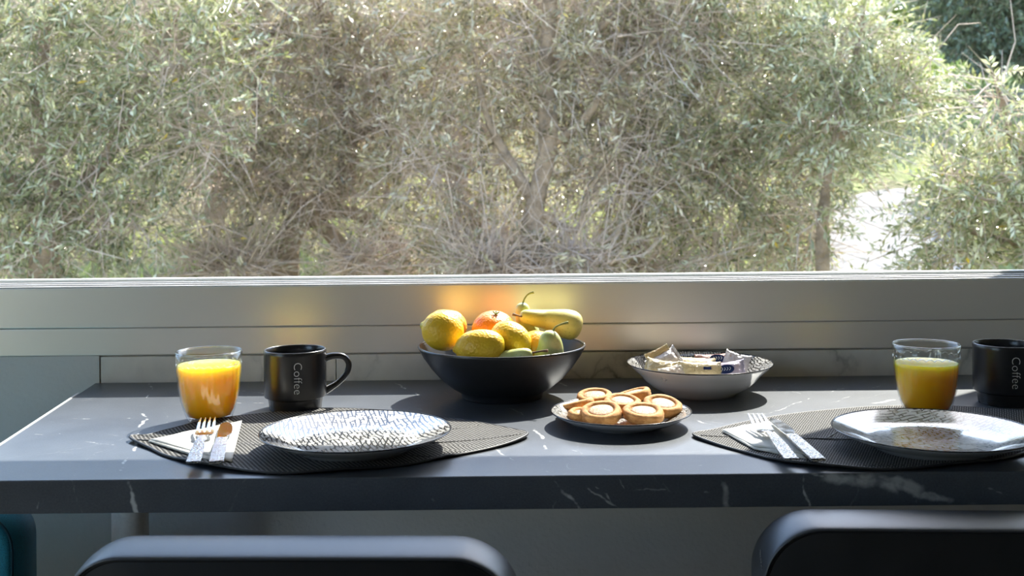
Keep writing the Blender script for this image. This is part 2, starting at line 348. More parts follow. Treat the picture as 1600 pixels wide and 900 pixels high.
def leaf_mat(name, dark, mid, light, yellow, trans=.3, rough=.24):
    m = bpy.data.materials.new(name); m.use_nodes = True; nt = m.node_tree; b = nt.nodes['Principled BSDF']; o = nt.nodes['Material Output']
    at = nt.nodes.new('ShaderNodeAttribute'); at.attribute_name = 'tint'
    col = ramp(nt, at.outputs['Fac'], [(0, dark), (.4, mid), (.8, light), (.96, light), (.985, yellow)])
    L(nt, col, b.inputs['Base Color']); setp(b, rough=rough, spec=1.0)
    tl = nt.nodes.new('ShaderNodeBsdfTranslucent'); L(nt, mixc(nt, .35, col, (.50, .52, .14)), tl.inputs[0])
    mx = nt.nodes.new('ShaderNodeMixShader'); mx.inputs[0].default_value = trans
    L(nt, b.outputs[0], mx.inputs[1]); L(nt, tl.outputs[0], mx.inputs[2]); L(nt, mx.outputs[0], o.inputs[0]); return m
M['leaf'] = leaf_mat('silver_olive_leaves', (.055, .075, .03), (.25, .275, .13), (.80, .80, .58), (.80, .55, .03), .36)
M['leaf_brown'] = leaf_mat('greyish_olive_leaves', (.085, .07, .04), (.35, .305, .18), (.84, .76, .57), (.75, .55, .10), .36)
M['leaf_dark'] = leaf_mat('dark_evergreen_leaves', (.08, .115, .08), (.15, .20, .13), (.27, .32, .21), (.25, .28, .1), .15)
M['grass'] = leaf_mat('bright_spring_grass', (.24, .32, .06), (.42, .52, .11), (.60, .66, .22), (.85, .78, .05), .4, .5)
def terrain_mat():
    m, nt, b = new_mat('grassy_hillside'); co = nt.nodes.new('ShaderNodeNewGeometry').outputs['Position']
    n = noise_n(nt, co, .9, 6, .65); n2 = noise_n(nt, co, 9, 5, .7)
    c = ramp(nt, n.outputs[0], [(.35, (.24, .20, .14)), (.50, (.28, .26, .13)), (.62, (.36, .42, .13)), (.75, (.44, .46, .20))])
    c2 = ramp(nt, n2.outputs[0], [(.3, (.45, .42, .35)), (.7, (1, 1, 1))])
    L(nt, mixc(nt, 1.0, c, c2, 'MULTIPLY'), b.inputs['Base Color']); setp(b, rough=.95)
    bump(nt, b, n2.outputs[0], 1, .06); return m
M['terrain'] = terrain_mat()
M['path'] = simple('pale_stony_path', (.30, .275, .26), .9, nscale=5, namp=.15, bstr=.8, bscale=12, bdist=.03)

# ------------------------------------------------------------------ mesh helpers
class MB:
    def __init__(s): s.v = []; s.f = []; s.mi = []
    def add(s, vs, fs, mi=0):
        o = len(s.v); s.v += [tuple(v) for v in vs]; s.f += [tuple(i + o for i in f) for f in fs]; s.mi += [mi] * len(fs); return s
    def box(s, x0, x1, y0, y1, z0, z1, mi=0):
        vs = [(x, y, z) for x in (x0, x1) for y in (y0, y1) for z in (z0, z1)]
        return s.add(vs, [(0, 1, 3, 2), (4, 6, 7, 5), (0, 4, 5, 1), (2, 3, 7, 6), (0, 2, 6, 4), (1, 5, 7, 3)], mi)
    def lathe(s, prof, n=64, mi=0, mod=None):
        """prof: (r, z[, material]) rows; closed on the axis where r is 0"""
        vs = []; fs = []; mis = []
        for j, row in enumerate(prof):
            for i in range(n):
                a = 2 * PI * i / n; r = row[0]
                if mod: r = mod(r, row[1], a)
                vs.append((r * math.cos(a), r * math.sin(a), row[1]))
        for j in range(len(prof) - 1):
            for i in range(n):
                k = (i + 1) % n
                fs.append((j * n + i, j * n + k, (j + 1) * n + k, (j + 1) * n + i)); mis.append(prof[j][2] if len(prof[j]) > 2 else mi)
        o = len(s.f); s.add(vs, fs); s.mi[o:] = mis; return s
    def tube(s, pts, radii, n=12, sub=6, mi=0, flat=1.0, cap=True):
        """smooth tube through points; radii interpolated; flat squashes the section"""
        pts = [Vector(p) for p in pts]
        if not hasattr(radii, '__len__'): radii = [radii] * len(pts)
        P_, R_ = [], []
        m = len(pts)
        for i in range(m - 1):
            p0 = pts[max(i - 1, 0)]; p1 = pts[i]; p2 = pts[i + 1]; p3 = pts[min(i + 2, m - 1)]
            r0 = radii[max(i - 1, 0)]; r1 = radii[i]; r2 = radii[i + 1]; r3 = radii[min(i + 2, m - 1)]
            for k in range(sub):
                t = k / sub
                cr = lambda a, b, c, d: 0.5 * ((2 * b) + (c - a) * t + (2 * a - 5 * b + 4 * c - d) * t * t + (3 * b - a - 3 * c + d) * t ** 3)
                P_.append(cr(p0, p1, p2, p3)); R_.append(max(1e-5, cr(r0, r1, r2, r3)))
        P_.append(pts[-1]); R_.append(max(1e-5, radii[-1]))
        up = None; vs = []; K = len(P_)
        for i in range(K):
            t = (P_[min(i + 1, K - 1)] - P_[max(i - 1, 0)]).normalized()
            if up is None:
                up = Vector((0, 0, 1)) if abs(t.z) < .9 else Vector((1, 0, 0))
            a = t.cross(up).normalized(); up = a.cross(t).normalized()
            for k in range(n):
                th = 2 * PI * k / n
                vs.append(P_[i] + (a * math.cos(th) + up * math.sin(th) * flat) * R_[i])
        fs = [(i * n + k, (i + 1) * n + k, (i + 1) * n + (k + 1) % n, i * n + (k + 1) % n) for i in range(K - 1) for k in range(n)]
        if cap:
            vs += [P_[0], P_[-1]]; a = len(vs) - 2
            fs += [(a, k, (k + 1) % n) for k in range(n)] + [(a + 1, (K - 1) * n + (k + 1) % n, (K - 1) * n + k) for k in range(n)]
        return s.add(vs, fs, mi)
    def prism(s, outline, z0, z1, mi=0):
        n = len(outline); vs = [(x, y, z0) for x, y in outline] + [(x, y, z1) for x, y in outline]
        return s.add(vs, [tuple(range(n))[::-1], tuple(range(n, 2 * n))] + [(i, (i + 1) % n, n + (i + 1) % n, n + i) for i in range(n)], mi)
    def build(s, name, mats, parent=None, loc=None, smooth=True, bevel=0, seg=3, angle=None, rot=None, subd=0):
        me = bpy.data.meshes.new(name); me.from_pydata(s.v, [], s.f)
        for m in (mats if isinstance(mats, (list, tuple)) else [mats]): me.materials.append(m)
        me.polygons.foreach_set('material_index', s.mi); me.polygons.foreach_set('use_smooth', [smooth] * len(s.f))
        bm = bmesh.new(); bm.from_mesh(me); bmesh.ops.remove_doubles(bm, verts=bm.verts, dist=1e-6)
        bmesh.ops.recalc_face_normals(bm, faces=bm.faces); bm.to_mesh(me); bm.free(); me.update()
        if angle is not None and smooth:
            try: me.set_sharp_from_angle(angle=R(angle))
            except Exception: pass
        o = bpy.data.objects.new(name, me); COL.objects.link(o)
        if parent: o.parent = parent
        if loc is not None: o.location = loc
        if rot is not None: o.rotation_euler = rot
        if bevel:
            b = o.modifiers.new('bevel', 'BEVEL'); b.width = bevel; b.segments = seg; b.limit_method = 'ANGLE'; b.harden_normals = False
        if subd:
            q = o.modifiers.new('subd', 'SUBSURF'); q.levels = subd; q.render_levels = subd
        return o
def tag(o, label=None, cat=None, group=None, kind=None):
    if label: o['label'] = label
    if cat: o['category'] = cat
    if group: o['group'] = group
    if kind: o['kind'] = kind
    return o
def empty(name, loc, label, cat, group=None, rz=0, rot=None):
    o = bpy.data.objects.new(name, None); COL.objects.link(o); o.location = loc
    o.rotation_euler = rot if rot is not None else (0, 0, rz); o.empty_display_size = .05
    return tag(o, label, cat, group)
def copy_tree(o, parent=None, **k):
    c = o.copy(); COL.objects.link(c)
    if parent: c.parent = parent
    for ch in [x for x in bpy.data.objects if x.parent == o]: copy_tree(ch, c)
    return c
def struct(o): o['kind'] = 'structure'; return o

# ------------------------------------------------------------------ the room
WD = 1.902                    # inner face of the window wall
XL, XR = -2.3, 2.3            # side walls
ZC = T + 1.55
OL, OR_ = -2.05, 1.95         # window opening
Z1, Z2, ZT = T + .046, T + .093, T + .1625    # top of marble strip, joint between the two boards, top of frame
ZH = T + .715
struct(MB().box(XL - .1, XR + .1, -3.1, WD + .1, -.3, 0).build('floor', M['floor'], smooth=False))
struct(MB().box(XL - .1, XR + .1, -3.1, WD + .1, ZC, ZC + .12).build('ceiling', M['ceiling'], smooth=False))
w = MB().box(XL - .1, XL, -3.1, -.9, 0, ZC).box(XL - .1, XL, .5, WD, 0, ZC).box(XL - .1, XL, -.9, .5, 0, .05).box(XL - .1, XL, -.9, .5, T + 1.4, ZC)
struct(w.build('wall_left', M['room_wall'], smooth=False))
# unseen framed opening added in the left wall to light the worktop's room side
dr = bpy.data.objects.new('added_opening_1', None); COL.objects.link(dr); dr.location = (XL - .05, -.2, .05); struct(dr)
for k in range(3):
    y = -.70 + 1.4 * k / 2; MB().box(-.03, .03, max(y - .035, -.70), min(y + .035, .70), 0, T + 1.35).build('stile', M['frame'], dr, smooth=False)
for z in (0, T + 1.29): MB().box(-.029, .029, -.69, .69, z, z + .06).build('rail', M['frame'], dr, smooth=False)
struct(MB().box(XR, XR + .1, -3.1, WD, 0, ZC).build('wall_right', M['room_wall'], smooth=False))
struct(MB().box(XL, XR, -3.1, -3.0, 0, ZC).build('wall_back', M['room_wall'], smooth=False))
w = MB()
XS = P(155, 575, WD).x        # where the marble strip begins
w.box(XL, XS, WD, WD + .08, 0, Z1); w.box(XS, XR, WD, WD + .08, 0, T - .02); w.box(XS, XR, WD + .012, WD + .08, T - .02, Z1)
w.box(XL, OL, WD, WD + .08, Z1, ZC); w.box(OR_, XR, WD, WD + .08, Z1, ZC); w.box(OL, OR_, WD, WD + .08, T + .80, ZC)
wf = struct(w.build('wall_front', M['plaster'], smooth=False))
# white marble strip behind the worktop: slabs butted end to end
xs = [XS + .001, P(525, 575, WD).x, P(1110, 575, WD).x, OR_ + .2]
trim = bpy.data.objects.new('trim_1', None); COL.objects.link(trim); trim.location = (0, WD, T); struct(trim)
for i in range(3):
    MB().box(xs[i] + .0006, xs[i + 1] - .0006, .002, .0115, -.019, Z1 - T - .002).build('marble_slab', M['white_marble'], trim, smooth=False, bevel=.0012, seg=2)
# window: two stacked frame boards, running tracks, stops, jambs, head and the pane
win = bpy.data.objects.new('window_1', None); COL.objects.link(win); win.location = (0, WD, T); struct(win)
MB().box(OL, OR_, 0, .052, Z2 - T + .0003, .1625).build('upper_frame_board', M['frame'], win, smooth=False, bevel=.002)
MB().box(OL, OR_, .0015, .05, Z1 - T, Z2 - T - .0003).build('lower_frame_board', M['frame'], win, smooth=False, bevel=.002)
for y0, y1, z1 in ((.002, .009, .1645), (.020, .027, .1665), (.036, .043, .168)):
    MB().box(OL, OR_, y0, y1, .161, z1).build('track', M['rail'], win, smooth=False, bevel=.0008, seg=2)
MB().box(OL, OR_, .049, .068, .10, .173).build('sill_stop', M['rail'], win, smooth=False, bevel=.001, seg=2)
for y0 in (.0105, .0295, .0450): MB().box(OL, OR_, y0, y0 + .0045, .1610, .1640 + (y0 - .0105) * .1).build('groove_shade', M['groove_shade'], win, smooth=False)  # dark strips between the tracks stand in for shaded grooves
MB().box(OL, OL + .05, .02, .06, .168, .715).build('jamb', M['frame'], win, smooth=False, bevel=.002)
MB().box(OR_ - .05, OR_, .02, .06, .168, .715).build('jamb', M['frame'], win, smooth=False, bevel=.002)
MB().box(OL, OR_, .02, .056, .715, .80).build('head', M['frame'], win, smooth=False, bevel=.002)
pane = MB().box(OL + .05, OR_ - .05, .0445, .0485, .1685, .715).build('pane', M['pane'], win, smooth=False)
def text_mesh(body, size, off=0.0, ext=.0004, sp=1.0):
    cu = bpy.data.curves.new('t', 'FONT'); cu.body = body; cu.size = size; cu.offset = off; cu.extrude = ext; cu.space_character = sp
    cu.align_x = 'CENTER'; cu.align_y = 'CENTER'; cu.resolution_u = 6
    to = bpy.data.objects.new('t', cu); COL.objects.link(to); bpy.context.view_layer.update()
    me = bpy.data.meshes.new_from_object(to.evaluated_get(bpy.context.evaluated_depsgraph_get()))
    bpy.data.objects.remove(to); bpy.data.curves.remove(cu); return me
me = text_mesh('Ce O', .0125, .0003)
me.materials.append(M['frost'])
q = P(351, 9, WD + .043)
mk = bpy.data.objects.new('glass_mark', me); COL.objects.link(mk); mk.parent = win
mk.location = q - Vector((0, WD, T)); mk.rotation_euler = (R(90), -R(62), 0)
ln = MB().box(-.0155, .0155, -.0006, .0006, -.0011, .0011).build('glass_mark_line', M['frost'], win, smooth=False)
ln.location = P(360, 6, WD + .043) - Vector((0, WD, T)); ln.rotation_euler = (0, -R(66), 0)
# outside face and an unseen canvas added to the right to shade the right-hand setting
w = MB()
pts = [(.60, 1.995), (1.6, 2.86), (3.6, 4.6), (3.6, 1.995)]
w.prism(pts, T + .76, T + .765)
struct(w.build('added_overhang', M['sail'], smooth=False))

# ------------------------------------------------------------------ worktop and leg
FD = 1.278
tl_b = Pt(137, 606); tl_f = Pt(0, 696)
dirl = (tl_f - tl_b); k = (FD - tl_b.y) / dirl.y; cf = tl_b + dirl * k; k2 = (WD - .001 - tl_b.y) / dirl.y; cb = tl_b + dirl * k2
table = empty('breakfast_table', (0, 1.6, 0), 'long black marble breakfast worktop with thin white veins under the window', 'table')
tp = MB().prism([(cf.x, FD - 1.6), (1.75, FD - 1.6), (1.75, WD - .001 - 1.6), (cb.x, WD - .001 - 1.6)], T - .0385, T)
tp.build('worktop', M['marble'], table, smooth=False, bevel=.0015, seg=2)
# pale end strip on the left edge
a = Vector((cf.x, FD, 0)); b_ = Vector((cb.x, WD - .001, 0)) + (a - Vector((cb.x, WD, 0))).normalized() * .09
nrm = Vector((-(b_ - a).y, (b_ - a).x, 0)).normalized() * .0032
e = MB(); e.prism([(p.x, p.y - 1.6) for p in (a, b_, b_ + nrm, a + nrm)], T - .036, T + .0006)
e.build('edge_strip', M['rail'], table, smooth=False); table.children[-1]['label'] = 'thin white end strip'
lg = P(203.5, 820, 1.72)
for x, y in ((lg.x, 1.72), (1.30, 1.72)):
    MB().lathe([(0, 0), (.045, 0), (.045, .006), (.0275, .008), (.0275, T - .0387), (0, T - .0387)], 40).build('leg', M['steel_leg'], table, loc=(x, y - 1.6, 0), angle=40)

# ------------------------------------------------------------------ chairs
def rrect(w_, h_, r, n=8, top_sag=0.0):
    """outline in xz of a rounded rectangle, bottom at 0"""
    o = []
    for cx, cz, a0 in ((w_ / 2 - r, h_ - r, 0), (-w_ / 2 + r, h_ - r, 90), (-w_ / 2 + r * .4, r * .4, 180), (w_ / 2 - r * .4, r * .4, 270)):
        rr = r if cz > h_ / 2 else r * .4
        for i in range(n + 1):
            t = R(a0 + 90 * i / n); o.append((cx + rr * math.cos(t), cz + rr * math.sin(t)))
    return o
def make_chair(loc, rz, label, w_=.458, hb=.30, th=.084, top=T - .022, mats=('leather', 'leather_dark')):
    """backrest stands at the origin with its rear face towards -y; the seat runs to +y"""
    c = empty('dining_chair', (loc[0], loc[1], 0), label, 'chair', 'leather chairs in front of the worktop', rz)
    n = 12; ol = rrect(w_, hb, .065, n)
    # cushion: rings swell from the rear seam out to the full outline and back in
    rings = []
    cx, cz = 0, hb * .5
    for yy, s in ((0.003, -.0045), (.0, -.0035), (.003, -.0015), (.014, .0), (.040, .0025), (.066, .001), (.078, -.005), (th, -.016), (th + .004, -.05)):
        ring = []
        for x, z in ol:
            dx = max(-1, min(1, x / (w_ / 2))); dz = max(-1, min(1, (z - cz) / cz))
            sag = -.006 * (x / (w_ / 2)) ** 2 + .0015 * math.sin(x * 22)
            bow = .02 * (1 - (x / (w_ / 2)) ** 2)
            ring.append((x + s * dx * abs(dx) ** .5, yy - bow, z + s * (dz if dz > 0 else dz * .5) + sag * (z / hb)))
        rings.append(ring)
    m = MB(); vs = [p for r_ in rings for p in r_]; K = len(ol); fs = []
    for j in range(len(rings) - 1):
        for i in range(K): fs.append((j * K + i, j * K + (i + 1) % K, (j + 1) * K + (i + 1) % K, (j + 1) * K + i))
    vs.append((0, th - .012, cz)); fs += [((len(rings) - 1) * K + i, (len(rings) - 1) * K + (i + 1) % K, len(vs) - 1) for i in range(K)]
    m.add(vs, fs); z0 = top - hb
    m.build('backrest', M[mats[0]], c, loc=(0, 0, z0), subd=1)
    # dark rear panel, slightly puffed, with a seam round it
    m = MB(); base = [(p[0] * .994, p[1] + .001, cz + (p[2] - cz) * .994) for p in rings[0]]
    r2 = [(x * .9, y - .008, cz + (z - cz) * .9) for x, y, z in base]; r3 = [(x * .5, y - .012 - .008, cz + (z - cz) * .5) for x, y, z in base]
    vs = base + r2 + r3 + [(0, -.0335, cz)]
    fs = [(j * K + i, j * K + (i + 1) % K, (j + 1) * K + (i + 1) % K, (j + 1) * K + i) for j in range(2) for i in range(K)] + [(2 * K + i, 2 * K + (i + 1) % K, 3 * K) for i in range(K)]
    m.add(vs, fs).build('rear_panel', M[mats[1]], c, loc=(0, 0, z0))
    loop = [Vector(p) for p in base] + [Vector(base[0])]
    MB().tube(loop, .0016, 6, 1).build('seam', M['leather_dark'], c, loc=(0, 0, z0))
    s = MB(); pr = rings[3]
    for k in range(14):
        t = k / 13; ang = R(150)
        s.tube([(-w_ / 2 + .0035 + .010 * t * t - .002, .006 + .045 * t, hb - .052 + .012 * math.sin(t * 2.5)), (-w_ / 2 + .0035 + .010 * t * t - .001, .0085 + .045 * t, hb - .0515 + .012 * math.sin(t * 2.5))], .0006, 5, 1)
    s.build('stitching', M['stitch'], c, loc=(0, 0, z0))
    m = MB().box(-w_ / 2 + .01, w_ / 2 - .01, .03, .44, T - .30, T - .235)
    m.build('seat', M[mats[0]], c, bevel=.025, seg=5)
    for sx in (-1, 1):
        for y, dy in ((.06, -.05), (.40, .03)):
            MB().tube([(sx * (w_ / 2 - .05), y, T - .29), (sx * (w_ / 2 - .02), y + dy, 0)], [.014, .010], 12, 2).build('leg', M['black_metal'], c)
        MB().tube([(sx * (w_ / 2 - .06), .06, T - .27), (sx * (w_ / 2 - .06), .035, z0 + .08)], .012, 10, 2).build('back_support', M['black_metal'], c)
    return c
pl = P(461, 838, 1.17)
make_chair((pl.x + .006, 1.095), R(-1.0), 'charcoal leather chair in front of the left place setting')
c2 = make_chair((P(1500, 800, 1.2).x, 1.205), R(-2.6), 'charcoal leather chair in front of the right place setting')
c2.location = (.257 + .230, 1.160, 0)
# teal chair cut by the left edge of the photo
tx = P(38, 830, 1.60)
tc = empty('fabric_chair', (tx.x - .23, 1.60, 0), 'teal fabric chair at the left end of the worktop', 'chair')
ol = rrect(.46, .32, .05, 8); m = MB(); rings = []
for yy, s in ((-.040, -.03), (-.046, -.008), (-.040, 0), (.0, .004), (.040, 0), (.046, -.008), (.040, -.03)):
    rings += [(x + s * x / .23, yy + .0, z + s * (z / .32 * 2 - 1)) for x, z in ol]
K = len(ol); fs = [(j * K + i, j * K + (i + 1) % K, (j + 1) * K + (i + 1) % K, (j + 1) * K + i) for j in range(6) for i in range(K)]
fs += [tuple(range(K)), tuple(range(6 * K, 7 * K))]; m.add(rings, fs); ztc = tx.z - .283 
m.build('backrest', M['teal'], tc, loc=(0, 0, ztc))
MB().tube([Vector(p) + Vector((0, 0, 0)) for p in rings[2 * K:3 * K]] + [Vector(rings[2 * K])], .0018, 6, 1).build('seam', M['teal_seam'], tc, loc=(0, 0, ztc))
MB().box(-.22, .22, -.42, -.03, T - .44, T - .36).build('seat', M['teal'], tc, bevel=.03, seg=4)
for sx in (-1, 1):
    for y in (-.38, -.02):
        MB().tube([(sx * .18, y, T - .43), (sx * .20, y, 0)], [.016, .010], 12, 2).build('leg', M['black_metal'], tc)

# ------------------------------------------------------------------ placemats
def leaf_mat_obj(outline_px, rib_px, label, side_ribs):
    pts = [Pt(*p, .001) for p in outline_px]
    c = sum(pts, Vector()) / len(pts); c.z = T
    mt = empty('placemat', c, label, 'placemat', 'leaf-shaped woven placemats')
    # closed smooth outline
    n = len(pts); ol = []
    for i in range(n):
        p0, p1, p2, p3 = pts[i - 1], pts[i], pts[(i + 1) % n], pts[(i + 2) % n]
        for k in range(6):
            t = k / 6; q = 0.5 * ((2 * p1) + (p2 - p0) * t + (2 * p0 - 5 * p1 + 4 * p2 - p3) * t * t + (3 * p1 - p0 - 3 * p2 + p3) * t ** 3)
            ol.append(q - c)
    def lift(p, e):       # tips and the front lip curl up a little
        tip = max(0, abs(p.x) / .27 - .72) ** 2 * .05
        return tip + (.0016 * (1 + math.sin(p.x * 40)) if p.y < -.02 and abs(p.x) < .17 else 0) * e
    def ring(f): return [Vector((p.x * f, p.y * f, lift(p * f, f))) for p in ol]
    m = MB(); vs = []; K = len(ol); fr = (1, .93, .8, .6, .35)
    for zo in (.0032, .0008):
        for f in fr:
            vs += [v + Vector((0, 0, zo)) for v in ring(f)]
        vs.append((0, 0, zo))
    fs = []
    NR = len(fr)
    for s in range(2):
        o = s * (NR * K + 1)
        for j in range(NR - 1):
            fs += [(o + j * K + i, o + j * K + (i + 1) % K, o + (j + 1) * K + (i + 1) % K, o + (j + 1) * K + i) for i in range(K)]
        fs += [(o + (NR - 1) * K + i, o + (NR - 1) * K + (i + 1) % K, o + NR * K) for i in range(K)]
    o = NR * K + 1; fs += [(i, (i + 1) % K, o + (i + 1) % K, o + i) for i in range(K)]
    m.add(vs, fs).build('woven_sheet', M['weave'], mt, angle=60)
    lp = [v + Vector((0, 0, .0021)) for v in ring(1)]
    MB().tube(lp + [lp[0]], .0017, 6, 1).build('binding', M['mat_edge'], mt)
    for k, rb in enumerate([rib_px] + side_ribs):
        rp = [Pt(*p, .003) - c for p in rb]; rp = [Vector((p.x, p.y, .0032 + lift(p, .6))) for p in rp]
        MB().tube(rp, .0011 if k == 0 else .0008, 6, 5, flat=.8).build('rib_seam', M['mat_edge'], mt)
    return mt
leaf_mat_obj([(203, 688), (232, 683), (262, 674), (325, 658), (400, 649), (500, 640), (600, 643), (700, 655), (760, 664), (800, 673), (824, 681), (810, 690), (770, 701), (700, 715), (630, 728), (560, 736), (480, 741), (400, 739), (330, 731), (265, 715), (235, 702)],
             [(215, 690), (330, 694), (430, 697), (560, 700), (690, 692), (760, 686), (815, 681)],
             'woven leaf-shaped black and white placemat under the left dinner plate', [[(690, 672), (725, 669), (748, 664)], [(640, 712), (690, 716)], [(330, 694), (372, 676), (410, 658)]])
leaf_mat_obj([(1083, 681), (1115, 673), (1160, 662), (1220, 651), (1290, 643), (1370, 637), (1470, 636), (1570, 642), (1640, 652), (1690, 668), (1660, 690), (1600, 710), (1540, 723), (1470, 731), (1380, 735), (1300, 732), (1230, 724), (1165, 708), (1112, 693)],
             [(1095, 682), (1180, 684), (1270, 687), (1400, 690), (1500, 688), (1600, 682), (1670, 670)],
             'woven leaf-shaped black and white placemat under the right dinner plate', [[(1290, 687), (1320, 668), (1350, 652)], [(1290, 727), (1400, 728), (1560, 718)]])

# ------------------------------------------------------------------ plates
def make_plate(name, loc, r, h, label, cat, group, rz=0, foot=.6):
    c = empty(name, loc, label, cat, group, rz)
    k = r
    top = [(k * .997, h), (k * .985, h - .0005), (k * .90, h - .0035), (k * .76, h - .0095), (k * .66, h - .0135), (k * .60, h - .0145), (k * .3, h - .0148), (0.00001, h - .0148)]
    bot = [(0.00001, .003), (k * foot * .86, .003), (k * foot * .9, 0), (k * foot, 0), (k * foot * 1.05, .004), (k * .80, h - .0125), (k * .92, h - .0062), (k * .99, h - .002), (k, h - .0007), (k * .997, h)]
    body = MB().lathe([(a_, b2, 1) for a_, b2 in bot] + [(a_, b2, 0) for a_, b2 in top], 96)
    body.build('dish', [M['crackle' if r > .1 else 'crackle_fine'], M['grey_glaze']], c)
    ring = [Vector((k * .997 * math.cos(t), k * .997 * math.sin(t), h - .0003)) for t in [2 * PI * i / 96 for i in range(97)]]
    MB().tube(ring, .0011, 6, 1, flat=.8).build('rim_line', M['black_glaze'], c)['label'] = 'thin black painted rim line'
    return c
PZ = .0042
def at_height(px, py, z): 
    q = Pt(px, py, z); return q
q = at_height(556, 671, PZ + .0235); make_plate('dinner_plate', (q.x, q.y, T + PZ), .1195, .0235, 'patterned dinner plate on the left placemat', 'plate', 'dinner plates on the placemats', R(8))
pl1 = q
q = at_height(1457, 669, PZ + .0235); make_plate('dinner_plate', (q.x, q.y, T + PZ), .1205, .0235, 'patterned dinner plate on the right placemat in the shade', 'plate', 'dinner plates on the placemats', R(95))
q = at_height(970, 641, .021); cpl = make_plate('side_plate', (q.x, q.y, T + .0002), .0965, .021, 'small patterned plate holding round cookies', 'plate', None, R(40), .55)
CP = Vector((q.x, q.y, T))

# ------------------------------------------------------------------ cookies
def make_cookie(loc, rot, label, r=.027, h=.0145, seed=0):
    c = empty('cookie', loc, label, 'cookie', 'round shortbread cookies on the small plate', rot=rot)
    rnd = random.Random(seed)
    ph = [rnd.uniform(0, 6.28) for _ in range(4)]
    def mod(rr, z, a_):
        n_ = noise.noise(Vector((math.cos(a_) * 2 + seed, math.sin(a_) * 2, z * 120)))
        return rr * (1 + .02 * math.sin(3 * a_ + ph[0]) + .06 * n_ * (rr / r))
    prof = [(.0001, 0), (r * .85, 0), (r * .98, .002), (r * 1.0, h * .35), (r * .975, h * .48), (r * 1.0, h * .62), (r * .96, h * .88), (r * .88, h), (r * .74, h * 1.02), (r * .66, h * .9), (r * .63, h * .72), (.0001, h * .7)]
    MB().lathe(prof, 40, mod=mod).build('biscuit_ring', M['cookie'], c)
    MB().lathe([(.0001, h * .68), (r * .62, h * .68), (r * .60, h * .84), (r * .45, h * .93), (.0001, h * .96)], 32, mod=mod).build('sugared_centre', M['sugar'], c)['label'] = 'pale sugar-dusted centre'
    return c
ck = [  # pixel of centre, height of centre over the worktop, tilt
    (940, 645, .020, (R(14), R(-4), 0), 'cookie at the front left of the plate, tilted to the viewer', 0.0285),
    (1005, 646, .019, (R(10), R(2), 0), 'cookie at the front centre of the plate, lying flat', 0.0285),
    (1034, 634, .022, (R(14), R(6), 0), 'cookie at the right side of the plate', 0.0275),
    (972, 630, .020, (R(9), R(2), 0), 'cookie in the middle of the plate between the others', 0.0265),
    (929, 621, .021, (R(8), R(-4), 0), 'cookie at the back left of the plate', 0.0265),
    (992, 618, .023, (R(-4), R(-14), 0), 'cookie at the back of the plate seen almost edge-on', 0.0265),
    (903, 634, .016, (R(-8), R(-14), 0), 'cookie leaning outwards at the far left of the plate', 0.0255),
    (912, 650, .0125, (R(3), R(5), 0), 'cookie half hidden under the front left cookie', 0.0235)]
for i, (px, py, zc, rot, lab, r) in enumerate(ck):
    q = Pt(px, py, zc); make_cookie(q - Vector((0, 0, .0072)), rot, lab, r, .0142, i * 3.1)

# ------------------------------------------------------------------ black fruit bowl
qb = Pt(784, 540, .080)
bowl = empty('fruit_bowl', (qb.x, qb.y, T), 'large matt black bowl full of lemons, oranges and pears', 'bowl')
rb = .1315; BC = Vector((qb.x, qb.y, T))
outer = [(.00001, .002), (.056, .002), (.058, 0), (.0625, 0), (.0635, .003), (.0645, .0085), (.078, .0165), (.096, .031), (.111, .048), (.123, .065), (.1300, .078), (rb, .0805)]
inner = [(rb - .002, .0812), (rb - .0042, .079), (.119, .062), (.105, .042), (.085, .023), (.06, .013), (.00001, .010)]
MB().lathe(outer + inner, 112).build('body', M['black_bowl'], bowl)
ring = [Vector(((rb - .002) * math.cos(t), (rb - .002) * math.sin(t), .0808)) for t in [2 * PI * i / 112 for i in range(113)]]
MB().tube(ring, .0016, 6, 1).build('rim', M['bowl_rim'], bowl)

def spheroid(rad, L_, nip=.15, n=40, dimple=0.0):
    """profile rows for lemon-like shapes along z, centred"""
    rows = []
    for i in range(31):
        t = PI * i / 30; z = -math.cos(t) * L_; r = math.sin(t) ** .92 * rad
        rows.append([max(r, 1e-5), z])
    return rows
def make_lemon(center, axis, rad, L_, label, tip_green=True, name='lemon'):
    c = empty(name, center, label, 'lemon', 'lemons in the black bowl'); rot = Vector(axis).normalized().to_track_quat('Z', 'Y').to_euler()
    rows = spheroid(rad, L_)
    rows = [(r + .0, z) for r, z in rows]
    rows = rows[:-3] + [(rad * .26, L_ * .985), (rad * .17, L_ * 1.05), (rad * .12, L_ * 1.10), (1e-5, L_ * 1.12)]
    sd = random.random() * 10
    mod = lambda r, z, a_: r * (1 + .035 * noise.noise(Vector((math.cos(a_) * 1.3 + sd, math.sin(a_) * 1.3, z * 30))))
    MB().lathe(rows, 48, mod=mod).build('peel', M['lemon'], c, rot=rot)
    if tip_green:
        MB().lathe([(rad * .30, L_ * .965), (rad * .22, L_ * 1.01), (rad * .165, L_ * 1.06), (rad * .10, L_ * 1.115), (1e-5, L_ * 1.13)], 24).build('tip', M['lemon_green'], c, rot=rot)['label'] = 'greenish pointed tip'
    return c
